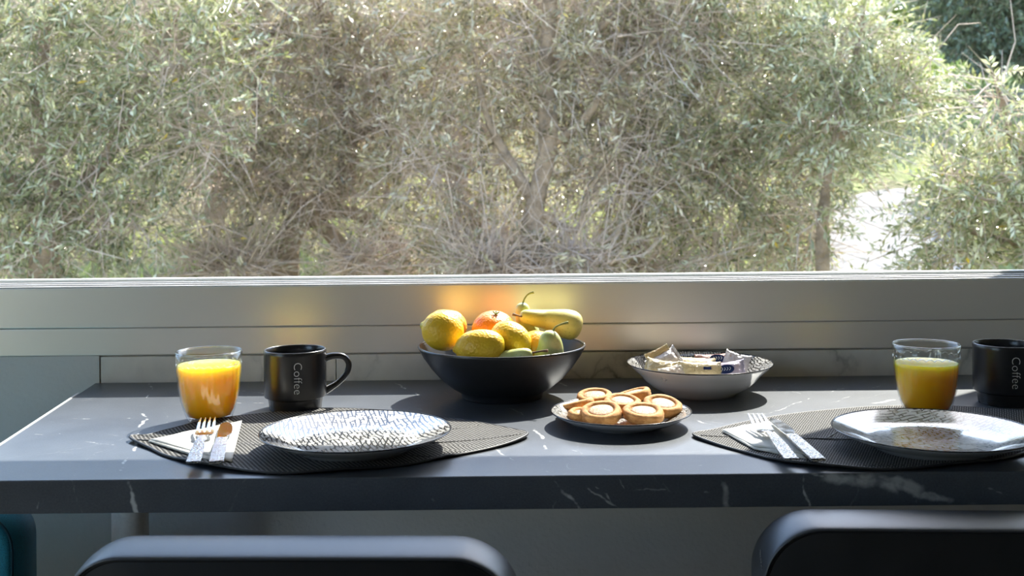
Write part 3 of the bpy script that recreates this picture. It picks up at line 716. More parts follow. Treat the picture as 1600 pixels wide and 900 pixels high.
def make_orange(center, axis, rad, label, mat='orange', calyx=True, squash=.88):
    c = empty('orange', center, label, 'orange', 'oranges in the black bowl'); rot = Vector(axis).normalized().to_track_quat('Z', 'Y').to_euler()
    rows = []
    for i in range(27):
        t = PI * i / 26; r = math.sin(t) * rad; z = -math.cos(t) * rad * squash
        if z > rad * squash * .86: z -= (z / (rad * squash) - .86) * rad * .45
        rows.append((max(r, 1e-5), z))
    mod = lambda r, z, a_: r * (1 + .018 * math.sin(a_ * 9) * (1 if z > rad * .55 else .15))
    MB().lathe(rows, 48, mod=mod).build('peel', M[mat], c, rot=rot)
    if calyx:
        m = MB(); zt = rows[-1][1]
        for k in range(5):
            a_ = 2 * PI * k / 5; m.tube([(0, 0, zt + .001), (.0035 * math.cos(a_), .0035 * math.sin(a_), zt + .0028), (.006 * math.cos(a_), .006 * math.sin(a_), zt + .0045)], [.0015, .0012, .0003], 6, 2)
        m.build('calyx', M['calyx'], c, rot=rot)
    return c
def pod(pts, radii, n=36, steps=44):
    """fleshy closed body round a curved spine, with rounded ends"""
    pts = [Vector(p) for p in pts]; seg = [(b - a).length for a, b in zip(pts, pts[1:])]; tot = sum(seg)
    def at(s):
        s = min(max(s, 0), tot)
        for i, l in enumerate(seg):
            if s <= l or i == len(seg) - 1: break
            s -= l
        t = s / l; p0 = pts[max(i - 1, 0)]; p1 = pts[i]; p2 = pts[i + 1]; p3 = pts[min(i + 2, len(pts) - 1)]
        r0 = radii[max(i - 1, 0)]; r1 = radii[i]; r2 = radii[i + 1]; r3 = radii[min(i + 2, len(pts) - 1)]
        cr = lambda a, b, c, d: 0.5 * ((2 * b) + (c - a) * t + (2 * a - 5 * b + 4 * c - d) * t * t + (3 * b - a - 3 * c + d) * t ** 3)
        return cr(p0, p1, p2, p3), cr(r0, r1, r2, r3)
    P_, R_ = [], []
    for i in range(steps + 1):
        u = i / steps; s = tot * (.5 - .5 * math.cos(PI * u)); p, r = at(s); a, b = radii[0] * 1.1, radii[-1] * .8
        k = 1.0
        if s < a: k *= math.sqrt(max(0, 1 - (1 - s / a) ** 2))
        if tot - s < b: k *= math.sqrt(max(0, 1 - (1 - (tot - s) / b) ** 2))
        P_.append(p); R_.append(max(r * k, 1e-5))
    return P_, R_
def make_pear(base, pts, radii, stem, label, mat='pear', stem_mat='stem'):
    base = Vector(base); c = empty('pear', base, label, 'pear', 'pears in the black bowl')
    sp_, sr_ = pod([Vector(p) - base for p in pts], radii)
    MB().tube(sp_, sr_, 36, 1).build('flesh', M[mat], c)
    n_ = len(stem); rr = [.0022] + [.0014] * (n_ - 2) + [.0023]
    MB().tube([Vector(p) - base for p in stem], rr, 10, 6).build('stem', M[stem_mat], c)
    return c
D = qb.y
make_orange(P(698, 510, D + .03), (.1, .1, 1), .0325, 'orange peeping out behind the left lemon', 'orange_pale', False)
make_orange(P(772, 517, D + .012), (.12, -.35, 1), .0355, 'bright orange mandarin with dimpled top at the back of the bowl', 'orange')
make_orange(P(843, 545, D - .028), (.2, 0, 1), .033, 'pale orange with rough peel right of the middle lemon', 'orange_pale', False)
make_lemon(P(692, 517, D - .028), (-.9, .1, .25), .0305, .0325, 'lemon at the left rim of the black bowl')
make_lemon(P(750, 542, D - .072), (-.95, .2, -.12), .0265, .0385, 'lemon at the front rim of the black bowl', False)
make_lemon(P(798, 531, D - .046), (.78, -.35, -.42), .0275, .0335, 'lemon in the middle of the black bowl')
# pears: lying one, its upright neighbour, the green one and the small one at the rim
d1 = D + .02
make_pear(P(875, 508, d1), [P(812, 493, d1 - .01), P(830, 496, d1 - .008), P(850, 499, d1), P(870, 503, d1), P(888, 507, d1), P(909, 513, d1)],
          [.0095, .0125, .0155, .0205, .0235, .0215], [P(820, 495, d1 - .015), P(812, 494, d1 - .018), P(801, 491, d1 - .02)], 'long yellow pear lying across the right rim of the bowl', 'pear', 'stem_brown')
d2 = D + .035
make_pear(P(822, 540, d2), [P(815, 473, d2), P(817, 488, d2), P(820, 503, d2), P(824, 520, d2), P(826, 540, d2), P(826, 560, d2)],
          [.0105, .0125, .0145, .020, .025, .022], [P(816, 478, d2), P(819, 468, d2), P(825, 460, d2), P(834, 456.5, d2)], 'upright pear at the back with a long curved stem', 'pear_green')
d3 = D - .075
make_pear(P(858, 545, d3), [P(858, 516, d3), P(859, 530, d3), P(860, 544, d3 + .005), P(857, 560, d3 + .012), P(850, 578, d3 + .025)],
          [.0135, .0165, .0195, .022, .021], [P(864, 519, d3), P(867, 512, d3), P(876, 507, d3), P(888, 504, d3)], 'green pear at the front right of the bowl with stem curving right', 'pear_green')
d4 = D - .100
make_pear(P(812, 556, d4), [P(832, 553, d4), P(818, 555, d4), P(805, 558, d4 + .01), P(792, 562, d4 + .02), P(776, 566, d4 + .03)],
          [.0080, .0105, .012, .014, .013], [P(826, 552, d4), P(836, 550.5, d4 - .003), P(846, 548.5, d4 - .004), P(856, 548, d4 - .006)], 'small pale pear peeping over the front rim of the bowl', 'pear_green', 'stem_brown')

# ------------------------------------------------------------------ snack bowl
qs = Pt(1093, 567, .048)
sb = empty('snack_bowl', (qs.x, qs.y, T), 'white flared bowl with patterned inside holding wrapped snacks', 'bowl')
rs = .1138; SC_ = Vector((qs.x, qs.y, T))
outer = [(.00001, .002), (.050, .002), (.052, 0), (.0565, 0), (.060, .004), (.078, .014), (.0885, .0235), (.0945, .0310), (.0985, .0345), (rs - .003, .0455), (rs, .048)]
inner = [(rs - .0005, .0492), (rs - .004, .0482), (.098, .0385), (.090, .030), (.078, .019), (.055, .009), (.00001, .0075)]
MB().lathe([(a, b, 1) for a, b in outer] + [(a, b, 0) for a, b in inner], 112).build('dish', [M['crackle_fine'], M['white_glaze']], sb)
ring = [Vector((rs * math.cos(t), rs * math.sin(t), .0488)) for t in [2 * PI * i / 112 for i in range(113)]]
MB().tube(ring, .0010, 6, 1).build('rim_line', M['black_glaze'], sb)['label'] = 'thin black painted rim line'
def make_packet(center, rot, L_, W_, Hh, film, label, biscuit='biscuit', oval=False, block=False, seed=0, curl=0.0):
    c = empty('snack_packet', center, label, 'snack packet', 'wrapped snacks in the patterned bowl', rot=rot)
    nx, ny = 26, 12; m = MB(); vs = []; rnd = random.Random(seed)
    for side in (1, -1):
        for i in range(nx + 1):
            for j in range(ny + 1):
                u = i / nx * 2 - 1; v = j / ny * 2 - 1
                fin = max(0, abs(u) - .80) / .2
                th = Hh / 2 * (1 - abs(v) ** 3) * (max(0, 1 - (abs(u) / .82) ** 4)) ** .5 if abs(u) < .82 else 0
                wr = .0012 * noise.noise(Vector((u * 5 + seed, v * 3, side * 2)))
                w2 = W_ / 2 * (1 - .12 * (1 - fin) * (1 - abs(u))) * (1 + .12 * fin)
                z = side * (th + .00025) + wr * (1 - fin) + fin * (.0016 * math.sin(v * 14 + u * 3) + curl * (1 if u > 0 else -.3))
                vs.append((u * L_ / 2, v * w2, z))
    n1 = (nx + 1) * (ny + 1); fs = []
    for s in range(2):
        for i in range(nx):
            for j in range(ny):
                a_ = s * n1 + i * (ny + 1) + j; fs.append((a_, a_ + 1, a_ + ny + 2, a_ + ny + 1))
    for j in range(ny):
        for i_ in (0, nx): a_ = i_ * (ny + 1) + j; fs.append((a_, a_ + 1, a_ + 1 + n1, a_ + n1))
    for i in range(nx):
        for j in (0, ny): a_ = i * (ny + 1) + j; fs.append((a_, a_ + ny + 1, a_ + ny + 1 + n1, a_ + n1))
    m.add(vs, fs).build('wrapper', M[film], c)
    MB().box(-L_ * .33, L_ * .33, -W_ * .34, W_ * .34, -Hh * .30, Hh * .30).build('biscuit', M[biscuit], c, bevel=.003, seg=3)
    if oval or block:
        k = 28; m = MB()
        if oval: o_ = [(.0125 * math.cos(2 * PI * i / k), .0075 * math.sin(2 * PI * i / k)) for i in range(k)]
        else: o_ = [(-.006, -.0022), (.006, -.0022), (.006, .0022), (-.006, .0022)]
        m.prism(o_, Hh * .5 + .0003, Hh * .5 + .0010); lb = m.build('label', M['navy'], c, smooth=False); lb['label'] = 'dark blue printed label'
        lb.location = ((0.002, 0, 0) if oval else (.010, .001, 0))
        if oval:
            mm = MB()
            for q in (-.006, -.002, .002, .006): mm.tube([(q - .0012, -.0022, Hh * .5 + .0011), (q + .0012, .0005, Hh * .5 + .0011), (q, .0028, Hh * .5 + .0011)], .00045, 5, 3)
            x_ = mm.build('label_script', M['print_white'], lb)
    return c
S = SC_; 
def sp(px, py, dz): return P(px, py, S.y + dz)
make_packet(sp(1032, 575, -.045), (R(50), R(6), R(-22)), .050, .030, .008, 'wrap_cream', 'yellowish clear packet leaning on the left side of the snack bowl', 'sugar', seed=1)
make_packet(sp(1038, 566, -.02), (R(50), R(-26), R(8)), .052, .034, .018, 'wrap_white', 'white wrapped roll with brown end near the left of the snack bowl', seed=2, curl=.004)
make_packet(sp(1027, 551, -.012), (R(72), R(-24), R(4)), .040, .012, .004, 'wrap_cream', 'yellow crimped wrapper end sticking up above the snack bowl', 'biscuit', seed=9)
make_packet(sp(1076, 570, -.015), (R(38), R(4), R(-4)), .085, .034, .013, 'wrap_cream', 'long cream packet with toasted biscuit in the middle of the snack bowl', seed=3)
make_packet(sp(1094, 578, -.062), (R(62), R(2), R(3)), .066, .026, .010, 'wrap_cream', 'yellow striped packet with small dark label at the front of the snack bowl', 'sugar', block=True, seed=4)
make_packet(sp(1052, 581, -.068), (R(50), R(-10), R(20)), .044, .022, .007, 'wrap_clear', 'clear crumpled packet at the front rim of the snack bowl', 'sugar', seed=5)
make_packet(sp(1133, 580, -.055), (R(56), R(-8), R(-12)), .060, .032, .012, 'wrap_lilac', 'lilac packet with dark blue oval label at the front right of the snack bowl', oval=True, seed=6)
make_packet(sp(1118, 563, .012), (R(52), R(-2), R(4)), .064, .024, .010, 'wrap_pink', 'pink packet with dark blue label behind the lilac one', oval=True, seed=7)
make_packet(sp(1150, 567, -.008), (R(60), R(14), R(-20)), .040, .034, .004, 'wrap_white', 'blank white wrapper end standing at the right of the snacks', 'sugar', seed=8)

# ------------------------------------------------------------------ mugs
def make_mug(loc, label, rz, hang=20.0):
    c = empty('coffee_mug', loc, label, 'mug', 'black coffee mugs', rz)
    r = .0462; h = .0885
    outer = [(.00001, .002), (.034, .002), (.036, 0), (.0385, .0006), (.0405, .017), (.0455, .0195), (r, .0225), (r, .05), (r, .083), (r + .0003, .0868), (r - .0006, h)]
    inner = [(r - .0026, h), (r - .0036, .0865), (r - .004, .08), (r - .004, .03), (.036, .012), (.00001, .009)]
    MB().lathe(outer + inner, 80).build('cup', M['black_ceramic'], c, angle=50)
    ring = [Vector(((r - .0015) * math.cos(t), (r - .0015) * math.sin(t), h - .0003)) for t in [2 * PI * i / 80 for i in range(81)]]
    MB().tube(ring, .0013, 6, 1).build('rim', M['bowl_rim'], c)
    a_ = R(hang); dx = Vector((math.cos(a_), math.sin(a_), 0))
    hp = [(r - .002, .0735), (r + .012, .0765), (r + .026, .0745), (r + .0335, .064), (r + .030, .049), (r + .0185, .037), (r + .007, .0295), (r - .003, .0245)]
    MB().tube([dx * x + Vector((0, 0, z)) for x, z in hp], [.0060, .0050, .0045, .0045, .0045, .0045, .0052, .0065], 16, 6).build('handle', M['black_ceramic'], c)
    me = text_mesh('Coffee', .0172, -.00028, .0001, 1.02); me.materials.append(M['print_white'])
    th0 = R(-75)
    for v in me.vertices:                     # wrap round the cup, reading downwards
        along, across = v.co.x, v.co.y
        a2 = th0 + across / r; rr = r + .00025 + v.co.z
        v.co = Vector((rr * math.cos(a2), rr * math.sin(a2), .0525 - along))
    tx_ = bpy.data.objects.new('lettering', me); COL.objects.link(tx_); tx_.parent = c; tx_['label'] = 'white lettering reading Coffee down the side'
    return c
q = Pt(461, 546, .0885); make_mug((q.x, q.y, T), 'black coffee mug beside the left juice glass, handle to the right', R(0), 12)
q = Pt(1571, 537, .0885); mg2 = make_mug((q.x, q.y, T), 'black coffee mug at the right edge of the photo', R(-22), 48)

# ------------------------------------------------------------------ juice glasses
def make_glass(loc, label, jh):
    c = empty('juice_glass', loc, label, 'glass', 'tumblers of orange juice')
    h = .0985; r = .0465
    ow = [(0.00001, 0), (.026, 0), (.0300, .0015), (.0325, .0060), (.0368, .018), (.0405, .032), (.0428, .047), (.0443, .062), (.0452, .0745), (.0456, .0775), (.0460, .085), (r, h)]
    def mod(rr, z, a_):
        amp = .00022 if .02 < z < .073 else (0.00075 if .073 <= z < .076 else 0)
        return rr * 1.0 - (amp * (1 + math.cos(a_ * 30)) if rr > .03 else 0)
    iw = [(r - .0013, h), (.0447, .085), (.0440, .074), (.0429, .062), (.0414, .047), (.0391, .032), (.0354, .018), (.0308, .0085), (.00001, .0075)]
    MB().lathe(ow + iw, 240, mod=mod).build('tumbler', M['tumbler'], c)
    ring = [Vector(((r - .0006) * math.cos(t), (r - .0006) * math.sin(t), h)) for t in [2 * PI * i / 80 for i in range(81)]]
    MB().tube(ring, .0013, 8, 1).build('rim', M['rim_glass'], c)
    def ri(z):
        pts = [(.0085, .0303), (.018, .0349), (.032, .0386), (.047, .0409), (.062, .0424), (.074, .0430), (.085, .0437)]
        for (z0, r0), (z1, r1) in zip(pts, pts[1:]):
            if z <= z1: return r0 + (r1 - r0) * (z - z0) / (z1 - z0)
        return .0437
    zz = [.0085 + (jh - .0085) * i / 10 for i in range(11)]
    prof = [(.00001, .0080), (.0295, .0080)] + [(ri(z) - .0002, z) for z in zz] + [(ri(jh) - .0012, jh - .0004), (.00001, jh - .0006)]
    MB().lathe(prof, 64).build('juice', M['juice'], c)['label'] = 'orange juice'
    # scalloped cut edge near the top of the glass wall
    sc = MB(); pts = []
    for i in range(241):
        t = 2 * PI * i / 240; pts.append(Vector(((.0456) * math.cos(t), .0456 * math.sin(t), .0800 + .0032 * abs(math.sin(t * 13)))))
    sc.tube(pts, .0007, 5, 1).build('scalloped_edge', M['rim_glass'], c)
    return c
q = Pt(326.5, 549, .0985); make_glass((q.x, q.y, T), 'tumbler of orange juice left of the mug in full sun', .0805)
q = Pt(1447, 538, .0985); make_glass((q.x, q.y, T), 'tumbler of orange juice beside the right-hand mug', .073)

# ------------------------------------------------------------------ napkins and cutlery
def sheet(corners, th=.0014, layers=1, sag=0.0, seed=0, nx=14, ny=10):
    """thin slightly rumpled sheet spanned by four world corners"""
    a_, b2, c_, d_ = corners; m = MB(); vs = []
    for s in (1, 0):
        for i in range(nx + 1):
            for j in range(ny + 1):
                u, v = i / nx, j / ny
                p = (a_ * (1 - u) + b2 * u) * (1 - v) + (d_ * (1 - u) + c_ * u) * v
                e = 4 * u * (1 - u) * 4 * v * (1 - v)
                vs.append(p + Vector((0, 0, s * th + .0012 * noise.noise(Vector((u * 4, v * 4, seed))) * s + sag * math.sin(u * PI) * math.sin(v * PI))))
    n1 = (nx + 1) * (ny + 1); fs = []
    for s in range(2):
        for i in range(nx):
            for j in range(ny): k = s * n1 + i * (ny + 1) + j; fs.append((k, k + 1, k + ny + 2, k + ny + 1))
    for j in range(ny):
        for i_ in (0, nx): k = i_ * (ny + 1) + j; fs.append((k, k + 1, k + 1 + n1, k + n1))
    for i in range(nx):
        for j in (0, ny): k = i * (ny + 1) + j; fs.append((k, k + ny + 1, k + ny + 1 + n1, k + n1))
    return m.add(vs, fs)
def make_napkin(corn_a, corn_b, label):
    c0 = sum(corn_a, Vector()) / 4; c0.z = T
    c = empty('paper_napkin', c0, label, 'napkin', 'folded white napkins')
    sheet([p - c0 for p in corn_a], .0018, seed=1, sag=.0008).build('lower_fold', M['napkin'], c)
    sheet([p - c0 for p in corn_b], .0010, seed=4, sag=.0012).build('upper_fold', M['napkin'], c)
    return c
nz = .0048
make_napkin([Pt(232, 690, nz), Pt(362, 663, nz), Pt(352, 724, nz), Pt(322, 719, nz)], [Pt(236, 687, nz + .0020), Pt(378, 658, nz + .0020), Pt(362, 722, nz + .0020), Pt(318, 710, nz + .0020)],
            'folded white napkin under the left fork and knife')
make_napkin([Pt(1128, 674, nz), Pt(1225, 666, nz), Pt(1262, 719, nz), Pt(1178, 702, nz)], [Pt(1129, 672, nz + .0020), Pt(1216, 656, nz + .0020), Pt(1272, 712, nz + .0020), Pt(1180, 698, nz + .0020)],
            'folded white napkin under the right fork and knife')
def ribbon(pts, widths, th, across_up=Vector((0, 0, 1)), sub=5):
    """flat bar along points: widths across, th thick, as a mesh"""
    m = MB(); n = len(pts); P_ = []; W_ = []
    for i in range(n - 1):
        p0 = pts[max(i - 1, 0)]; p1 = pts[i]; p2 = pts[i + 1]; p3 = pts[min(i + 2, n - 1)]
        w0 = widths[max(i - 1, 0)]; w1 = widths[i]; w2 = widths[i + 1]; w3 = widths[min(i + 2, n - 1)]
        for k in range(sub):
            t = k / sub; cr = lambda a, b, c, d: 0.5 * ((2 * b) + (c - a) * t + (2 * a - 5 * b + 4 * c - d) * t * t + (3 * b - a - 3 * c + d) * t ** 3)
            P_.append(cr(p0, p1, p2, p3)); W_.append(cr(w0, w1, w2, w3))
    P_.append(pts[-1]); W_.append(widths[-1]); K = len(P_); vs = []
    for i in range(K):
        t = (P_[min(i + 1, K - 1)] - P_[max(i - 1, 0)]).normalized(); s = t.cross(across_up).normalized(); u = s.cross(t).normalized()
        for a_, b2 in ((-1, -.5), (-1, .5), (-.5, .62), (.5, .62), (1, .5), (1, -.5)): vs.append(P_[i] + s * a_ * W_[i] / 2 + u * b2 * th)
    fs = [(i * 6 + k, (i + 1) * 6 + k, (i + 1) * 6 + (k + 1) % 6, i * 6 + (k + 1) % 6) for i in range(K - 1) for k in range(6)]
    fs += [tuple(range(6)), tuple(range((K - 1) * 6, K * 6))[::-1]]
    return m.add(vs, fs)
def make_fork(tip, end, label, z_t, z_e):
    """tip and end are points on the table; built along the line between them"""
    L_ = (Vector((tip.x, tip.y, 0)) - Vector((end.x, end.y, 0))).length; ang = math.atan2(tip.y - end.y, tip.x - end.x)
    c = empty('fork', (end.x, end.y, T), label, 'fork', 'forks on the napkins', ang)
    def q(s, y, z): return Vector((s * L_, y, z))
    z0, z1 = z_e, z_t
    ribbon([q(0, 0, z0), q(.12, 0, z0 + .0012), (q(.3, 0, z0 + .0045)), q(.46, 0, z0 + .0065), q(.60, 0, z0 + .006)], [.0165, .0165, .0150, .0105, .0075], .0022).build('handle', M['hammered'], c, angle=40)['label'] = 'hammered handle'
    ribbon([q(.60, 0, z0 + .006), q(.65, 0, z0 + .0045), q(.69, 0, z0 + .004), q(.735, 0, z0 + .0042)], [.0076, .012, .0215, .0235], .0018).build('neck', M['steel'], c, angle=40)
    for k in range(4):
        y = (k - 1.5) * .0064
        ribbon([q(.728, y, z0 + .0042), q(.80, y, z0 + .0058), q(.90, y * .99, z0 + .0105), q(1, y * .94, z1)], [.0042, .0040, .0034, .0014], .0017).build('tine', M['steel'], c, angle=40)
    return c
def make_knife(tip, end, label, z0, mirror=1):
    L_ = (Vector((tip.x, tip.y, 0)) - Vector((end.x, end.y, 0))).length; ang = math.atan2(tip.y - end.y, tip.x - end.x)
    c = empty('table_knife', (end.x, end.y, T), label, 'knife', 'knives on the napkins', ang)
    def q(s, y, z=0): return Vector((s * L_, y, z0 + z))
    ribbon([q(0, 0), q(.2, 0, .0008), q(.4, 0, .0015), q(.55, 0, .002)], [.0165, .0165, .0155, .0135], .0030).build('handle', M['hammered'], c, angle=40)['label'] = 'hammered handle'
    bl = []
    up = [(.55, .0065), (.60, .0068), (.70, .0074), (.82, .0074), (.93, .0066), (.975, .0045), (.995, .0010)]
    dn = [(.985, -.0040), (.94, -.0078), (.86, -.0102), (.76, -.0112), (.67, -.0108), (.615, -.0085), (.595, -.0060), (.55, -.0062)]
    o_ = [(s * L_, y * mirror) for s, y in up + dn]
    if mirror < 0: o_ = o_[::-1]
    MB().prism(o_, z0 + .0014, z0 + .0028).build('blade', M['steel'], c, smooth=False, bevel=.0004, seg=2)
    return c
hz = nz + .0085
fk = lambda px, py, z: Pt(px, py, z)
make_fork(fk(325, 653, .026), fk(302, 721, .0135), 'fork with hammered handle on the left napkin', .026, .0125)
make_knife(fk(353, 659, .0155), fk(338, 721, .0135), 'knife reflecting the juice on the left napkin', .0125, 1)
make_fork(fk(1180, 647, .026), fk(1237, 716, .0135), 'fork with hammered handle on the right napkin', .026, .0125)
make_knife(fk(1206, 653, .0155), fk(1279, 717, .0135), 'knife lying beside the fork on the right napkin', .0125, 1)

# ------------------------------------------------------------------ outside: hillside, path, trees
def ground(x, y):
    base = -1.25 + .10 * max(0, y - 3)
    rise = max(0, y - 7.5); z = base + .30 * rise; z = z if y < 12 else base + 1.35 + .12 * (y - 12)
    z += .12 * math.sin(x * .7 + y * .3) + .25 * noise.noise(Vector((x * .25, y * .25, 3.1)))
    return T + z
def in_path(x, y): 
    c = 2.35 + (y - 6.0) * .42 + .25 * math.sin(y * .6); return c
m = MB(); ys = [-14 + 1.5 * i for i in range(12)] + [2.6 + .5 * i for i in range(31)] + [18 + 2.0 * i for i in range(24)]; xs_ = [-32 + .8 * i for i in range(81)]
vs = [(x, y, ground(x, y)) for y in ys for x in xs_]; W2 = len(xs_)
fs = [(j * W2 + i, j * W2 + i + 1, (j + 1) * W2 + i + 1, (j + 1) * W2 + i) for j in range(len(ys) - 1) for i in range(W2 - 1)]
gr = m.add(vs, fs).build('hillside', M['terrain']); struct(gr)
m = MB(); vs = []; rows = []
py = [6.4 + .2 * i for i in range(18)]
for y in py:
    cx = 2.90 + (y - 8.5) * .38; hw = .55
    vs += [(cx + hw * u * (1 + .1 * noise.noise(Vector((y, u * 3, 0)))), y, ground(cx + hw * u, y) + .10 - .10 * abs(u) ** 3) for u in (-1, -.6, -.2, .2, .6, 1)]
fs = [(j * 6 + i, j * 6 + i + 1, (j + 1) * 6 + i + 1, (j + 1) * 6 + i) for j in range(len(py) - 1) for i in range(5)]
pth = m.add(vs, fs).build('garden_path', M['path']); tag(pth, 'pale stony path climbing between the olive trees at the right', 'path')

def np_mesh(name, verts, quads, tint, mat, parent):
    me = bpy.data.meshes.new(name); nv, nf = len(verts), len(quads)
    me.vertices.add(nv); me.vertices.foreach_set('co', verts.astype(np.float32).ravel())
    me.loops.add(nf * 4); me.loops.foreach_set('vertex_index', quads.astype(np.int32).ravel())
    me.polygons.add(nf); me.polygons.foreach_set('loop_start', np.arange(0, nf * 4, 4, dtype=np.int32))
    me.polygons.foreach_set('loop_total', np.full(nf, 4, dtype=np.int32))
    if tint is not None:
        at = me.attributes.new('tint', 'FLOAT', 'POINT'); at.data.foreach_set('value', tint.astype(np.float32))
    me.materials.append(mat); me.update(calc_edges=True); me.validate()
    o = bpy.data.objects.new(name, me); COL.objects.link(o); o.parent = parent; o['kind'] = 'stuff'
    return o
def unit(a): return a / np.maximum(np.linalg.norm(a, axis=1, keepdims=True), 1e-9)
def leaves_on(centers, dirs, length, width, droop=.2):
    """two-quad folded leaf blades from base points and directions"""
    n = len(centers); d = unit(dirs); r = unit(RNG.normal(size=(n, 3)) * RNG.choice([.45, 1.0], (n, 1)) + np.array([.08, .18, 1.0]) * RNG.choice([0.0, 1.0], (n, 1), p=[.35, .65])); s = unit(np.cross(d, r)); nrm = np.cross(s, d)
    ln = length * RNG.uniform(.7, 1.25, (n, 1)); w_ = width * RNG.uniform(.8, 1.25, (n, 1))
    b = centers; t = b + d * ln; t[:, 2] -= droop * ln[:, 0] * .3
    mid = b + d * ln * .5 + nrm * ln * .06
    v = np.stack([b, mid + s * w_ * .5, t, mid - s * w_ * .5, mid - nrm * w_ * .18], axis=1).reshape(-1, 3)
    i = np.arange(n)[:, None] * 5
    q = np.stack([i + 0, i + 4, i + 2, i + 1], axis=2).reshape(-1, 4), np.stack([i + 0, i + 3, i + 2, i + 4], axis=2).reshape(-1, 4)
    return v, np.concatenate(q), 5
def sprigs(clusters, n_sprig, per, slen, leaf_l, leaf_w):
    """clusters: (x, y, z, rx, ry, rz). returns leaf bases/dirs and sprig stems"""
    cl = np.array(clusters); vol = cl[:, 3] * cl[:, 4] * cl[:, 5]; pick = RNG.choice(len(cl), n_sprig, p=vol / vol.sum())
    dd = unit(RNG.normal(size=(n_sprig, 3))); rad = RNG.uniform(.25, 1, (n_sprig, 1)) ** .5
    base = cl[pick, :3] + dd * cl[pick, 3:6] * rad
    sd = unit(dd * .6 + RNG.normal(size=(n_sprig, 3)) * .6 + np.array([0, 0, .15]))
    sl_ = slen * RNG.uniform(.6, 1.3, (n_sprig, 1))
    t = np.tile(np.linspace(.1, 1, per)[None, :, None], (n_sprig, 1, 1))
    pos = base[:, None] + sd[:, None] * sl_[:, None] * t; pos[:, :, 2] -= .25 * (t[:, :, 0] ** 2) * sl_
    side = unit(np.cross(sd, RNG.normal(size=(n_sprig, 3)))); alt = np.where(np.arange(per) % 2 == 0, 1, -1)[None, :, None]
    ldir = sd[:, None] * .75 + side[:, None] * alt * .7 + RNG.normal(size=(n_sprig, per, 3)) * .25
    return pos.reshape(-1, 3), ldir.reshape(-1, 3), base, sd, sl_
def stick_mesh(a, b, c, r0, r1):
    """thin three-sided sticks through base, middle and tip (arrays)"""
    n = len(a); d = unit(c - a); s = unit(np.cross(d, RNG.normal(size=(n, 3)))); u = np.cross(s, d); vs = []
    for p, r in ((a, r0), (b, (r0 + r1) / 2), (c, r1)):
        for k in range(3):
            th = 2 * PI * k / 3; vs.append(p + (s * math.cos(th) + u * math.sin(th)) * r)
    v = np.stack(vs, axis=1).reshape(-1, 3); i = np.arange(n) * 9; qs = []
    for j in range(2):
        for k in range(3): qs.append(np.stack([i + j * 3 + k, i + j * 3 + (k + 1) % 3, i + (j + 1) * 3 + (k + 1) % 3, i + (j + 1) * 3 + k], axis=1))
    return v, np.concatenate(qs)
def make_tree(name, x, y, label, clusters, trunk, n_sprig, per=18, leaf='leaf', n_twig=500, slen=.26, ll=.050, lw=.0130, cat='tree', group='olive trees outside the window', bright=0.0, twig_len=.35):
    base = Vector((x, y, ground(x, y) - .05)); c = empty(name, base, label, cat, group)
    b0 = np.array(base)
    m = MB()
    for path, r0, r1 in trunk:
        pts = [Vector(p) - base for p in path]; rr = [r0 + (r1 - r0) * i / (len(pts) - 1) for i in range(len(pts))]
        rr = [a_ * (1 + .12 * math.sin(i * 2.1)) for i, a_ in enumerate(rr)]
        m.tube(pts, rr, 12, 6)
    m.build('trunk', M['bark'], c)
    pos, ld, sbase, sd, sl_ = sprigs(clusters, n_sprig, per, slen, ll, lw)
    v, q, k = leaves_on(pos - b0, ld, ll, lw)
    tree_noise = np.repeat(RNG.uniform(-.22, .22, len(pos) // per), per)
    tint = np.clip(RNG.beta(2, 2.2, len(pos)) * .9 + tree_noise + bright, 0, .95); tint[RNG.random(len(pos)) < .004] = 1.0
    np_mesh('foliage', v, q, np.repeat(tint, 5), M[leaf], c)
    end = sbase + sd * sl_; mid = (sbase + end) / 2; end[:, 2] -= .25 * sl_[:, 0]; mid[:, 2] -= .06 * sl_[:, 0]
    v1, q1 = stick_mesh(sbase - b0, mid - b0, end - b0, .0022, .0010)
    # bare twigs
    cl = np.array(clusters); pick = RNG.choice(len(cl), n_twig)
    tb = cl[pick, :3] + unit(RNG.normal(size=(n_twig, 3))) * cl[pick, 3:6] * RNG.uniform(.2, 1, (n_twig, 1))
    td = unit(RNG.normal(size=(n_twig, 3)) + np.array([0, -.1, .1])); tl = twig_len * RNG.uniform(.4, 1.5, (n_twig, 1)); bend = RNG.normal(size=(n_twig, 3)) * .12 * tl
    v2, q2 = stick_mesh(tb - b0, tb + td * tl * .5 + bend - b0, tb + td * tl - b0, .0042, .0012)
    np_mesh('twigs', np.concatenate([v1, v2]), np.concatenate([q1, q2 + len(v1)]), None, M['twig'], c)
    return c
def G(px, py, d): return P(px, py, d)
def cl_px(px, py, d, rx, rz, ry=None):
    """a foliage cluster whose centre is seen at (px, py) at distance d, radii in pixels there"""
    p = P(px, py, d); k = d / F; return (p.x, p.y, p.z, rx * k, (ry if ry else rx * k * .7), rz * k)
